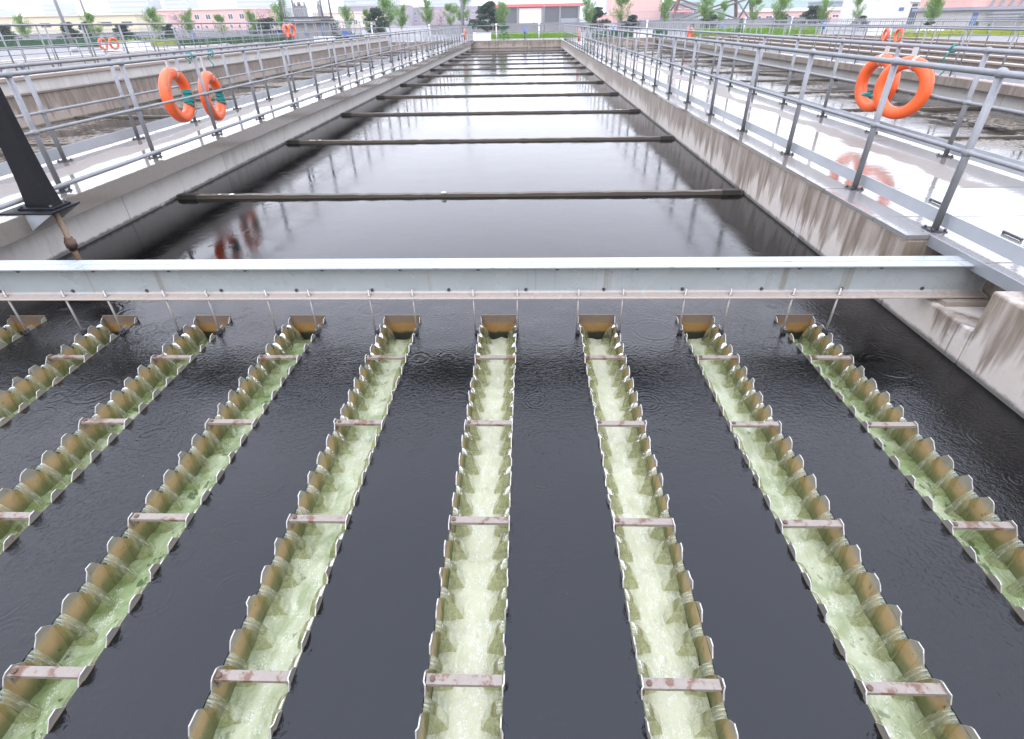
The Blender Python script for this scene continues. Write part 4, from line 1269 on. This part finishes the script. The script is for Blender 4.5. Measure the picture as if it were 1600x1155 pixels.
t = building('white_building', 'white tiled building with glazed door at the right', 46.2*1.25, 58.5*1.25, 82*1.25, 12, 8.5, 'white_tile', roof='white_tile', over=0.05, roof_h=0.4,
             windows=((0.9, 3.0, 0.9, 2.3), (0.9, 3.0, 2.5, 3.0), (-2.6, -0.4, 2.35, 3.0)), doors=((-2.5, -1.5, 2.3, 'window_glass'), (-1.42, -0.42, 2.3, 'window_glass')))
MB().box(-2.9, -0.1, -0.25, -0.02, 3.1, 3.3).obj('door_canopy', 'pale_panel', t)
MB().box(-4.4, -3.6, -0.05, -0.005, 1.9, 2.4).obj('wall_plate', 'sign_blue', t)
t = building('stair_building', 'pink building with grey concrete stair structure at the right edge', 52, 70, 73, 10, 2.25, 'grey_concrete', roof='roof_grey', over=0.5, roof_h=0.3)
MB().box(-9.2, 9, 0.2, 9.8, 2.06, 7.5).obj('upper_wall', 'pink_render', t)
MB().box(-7.6, -1.2, -1.4, -0.51, 1.05, 1.22).obj('canopy', 'roof_grey', t)
MB().box(-7.6, -1.2, -1.5, -0.51, 1.36, 1.52).obj('canopy', 'roof_grey', t)
for k in range(6):
    MB().obox((-7.0+k*1.1, -0.25, 2.9), (0.12, 0, 0), (0, 0.1, 0), (0.35, 0, 0.8)).obj('stair_string', 'roof_grey', t)
MB().box(-8.8, -8.2, -0.05, -0.006, 0.0, 1.5).obj('door', 'sign_blue', t)

# steel pylon
t = thing('pylon', 'dark lattice steel pylon rising out of frame at right', 'pylon', (43.5, 150, GZ))
hb, ht_, H_ = 9.5, 3.2, 26
cor = [(-1, -0.6), (1, -0.6), (1, 0.6), (-1, 0.6)]
def pc(k, u):
    s = hb+(ht_-hb)*u
    return Vector((cor[k][0]*s, cor[k][1]*s, H_*u))
for k in range(4):
    MB().tube([pc(k, 0), pc(k, 1)], 0.42, 6).obj('leg', 'pylon_steel' if k % 2 else 'brown_steel', t)
for lv in range(5):
    u0, u1 = lv/5, (lv+1)/5
    for k in range(4):
        k2 = (k+1) % 4
        MB().tube([pc(k, u0), pc(k2, u1)], 0.2, 5).obj('brace', 'pylon_steel', t)
        MB().tube([pc(k2, u0), pc(k, u1)], 0.2, 5).obj('brace', 'pylon_steel', t)

# far towers in the mist and the hill
def tower(x, y, w_, d, h, label, floors):
    t = thing('apartment_tower', label, 'tower block', (x, y, GZ), 'apartment towers in the mist')
    MB().box(-w_/2, w_/2, 0, d, 0, h).obj('wall', 'tower_haze_grey', t)
    MB().box(-w_/5, w_/5, d*0.3, d*0.6, h+0.002, h+2.2).obj('roof_house', 'tower_haze_grey', t)
    for k in range(floors):
        z = 1.0+k*(h-1)/floors
        MB().box(-w_/2+0.8, w_/2-0.8, -0.06, -0.01, z+0.7, z+1.9).obj('window_band', 'tower_band', t)
for x, y, w_, h, lb in ((-455, 500, 26, 17, 'pale tower block in the mist at the far left edge'), (-395, 500, 16, 20, 'slim pale tower in the mist above the cream building'), (-335, 510, 34, 22, 'wide pale tower in the mist above the cream building end'),
                    (-300, 520, 20, 26, 'pale tower in the mist left of the pink building'), (-228, 520, 40, 30, 'broad pale block in the mist above the pink building'),
                    (-128, 520, 34, 36, 'tall pale tower in the mist behind the hoist house'), (-152, 540, 20, 26, 'short pale tower in the mist left of the hoist house'), (-70, 560, 36, 34, 'pale tower in the mist left of the tall lamp pole'), (75, 480, 24, 30, 'pale tower in the mist left of the pink block')):
    tower(x, y, w_, 18, h, lb, int(h/3.2))
g = MB(); n = 70
for k in range(n+1):
    x = 60+k*14
    z = 62*math.sin(min(1, k/30)*math.pi/2)*(0.8+0.25*noise.noise(Vector((k*0.16, 1, 0))))+4*noise.noise(Vector((k*0.7, 2, 0)))
    g.v += [(x, 620, 0.3), (x, 700, max(2, z*0.55)+3*noise.noise(Vector((k*.5, 9, 1)))), (x, 800, max(2.5, z)), (x, 1100, 0.3)]
for k in range(n):
    for j in range(3):
        g.face((k*4+j, k*4+4+j, k*4+4+j+1, k*4+j+1), 0, True)
tag(g.obj('hill', 'hill_green'), kind='structure')

# ------------------------------------------------------------------ misty air
HZ = NB('haze')
HZ.t.nodes.remove(HZ.p)
pv = HZ.n('ShaderNodeVolumePrincipled')
pv.inputs['Color'].default_value = (0.93, 0.95, 1, 1)
pv.inputs['Density'].default_value = 0.0005
pv.inputs['Anisotropy'].default_value = 0.2
HZ.l(pv.outputs[0], HZ.o.inputs['Volume'])
MAT['haze'] = HZ.m
MAT['black_paint'].node_tree.nodes['Principled BSDF'].inputs['Specular IOR Level'].default_value = 0.2
g = MB().box(-3100, 3100, -80, 4100, -2.5, 75)
hz = tag(g.obj('haze', 'haze'), 'thin pale rain mist over the whole plant', 'mist', None, 'stuff')
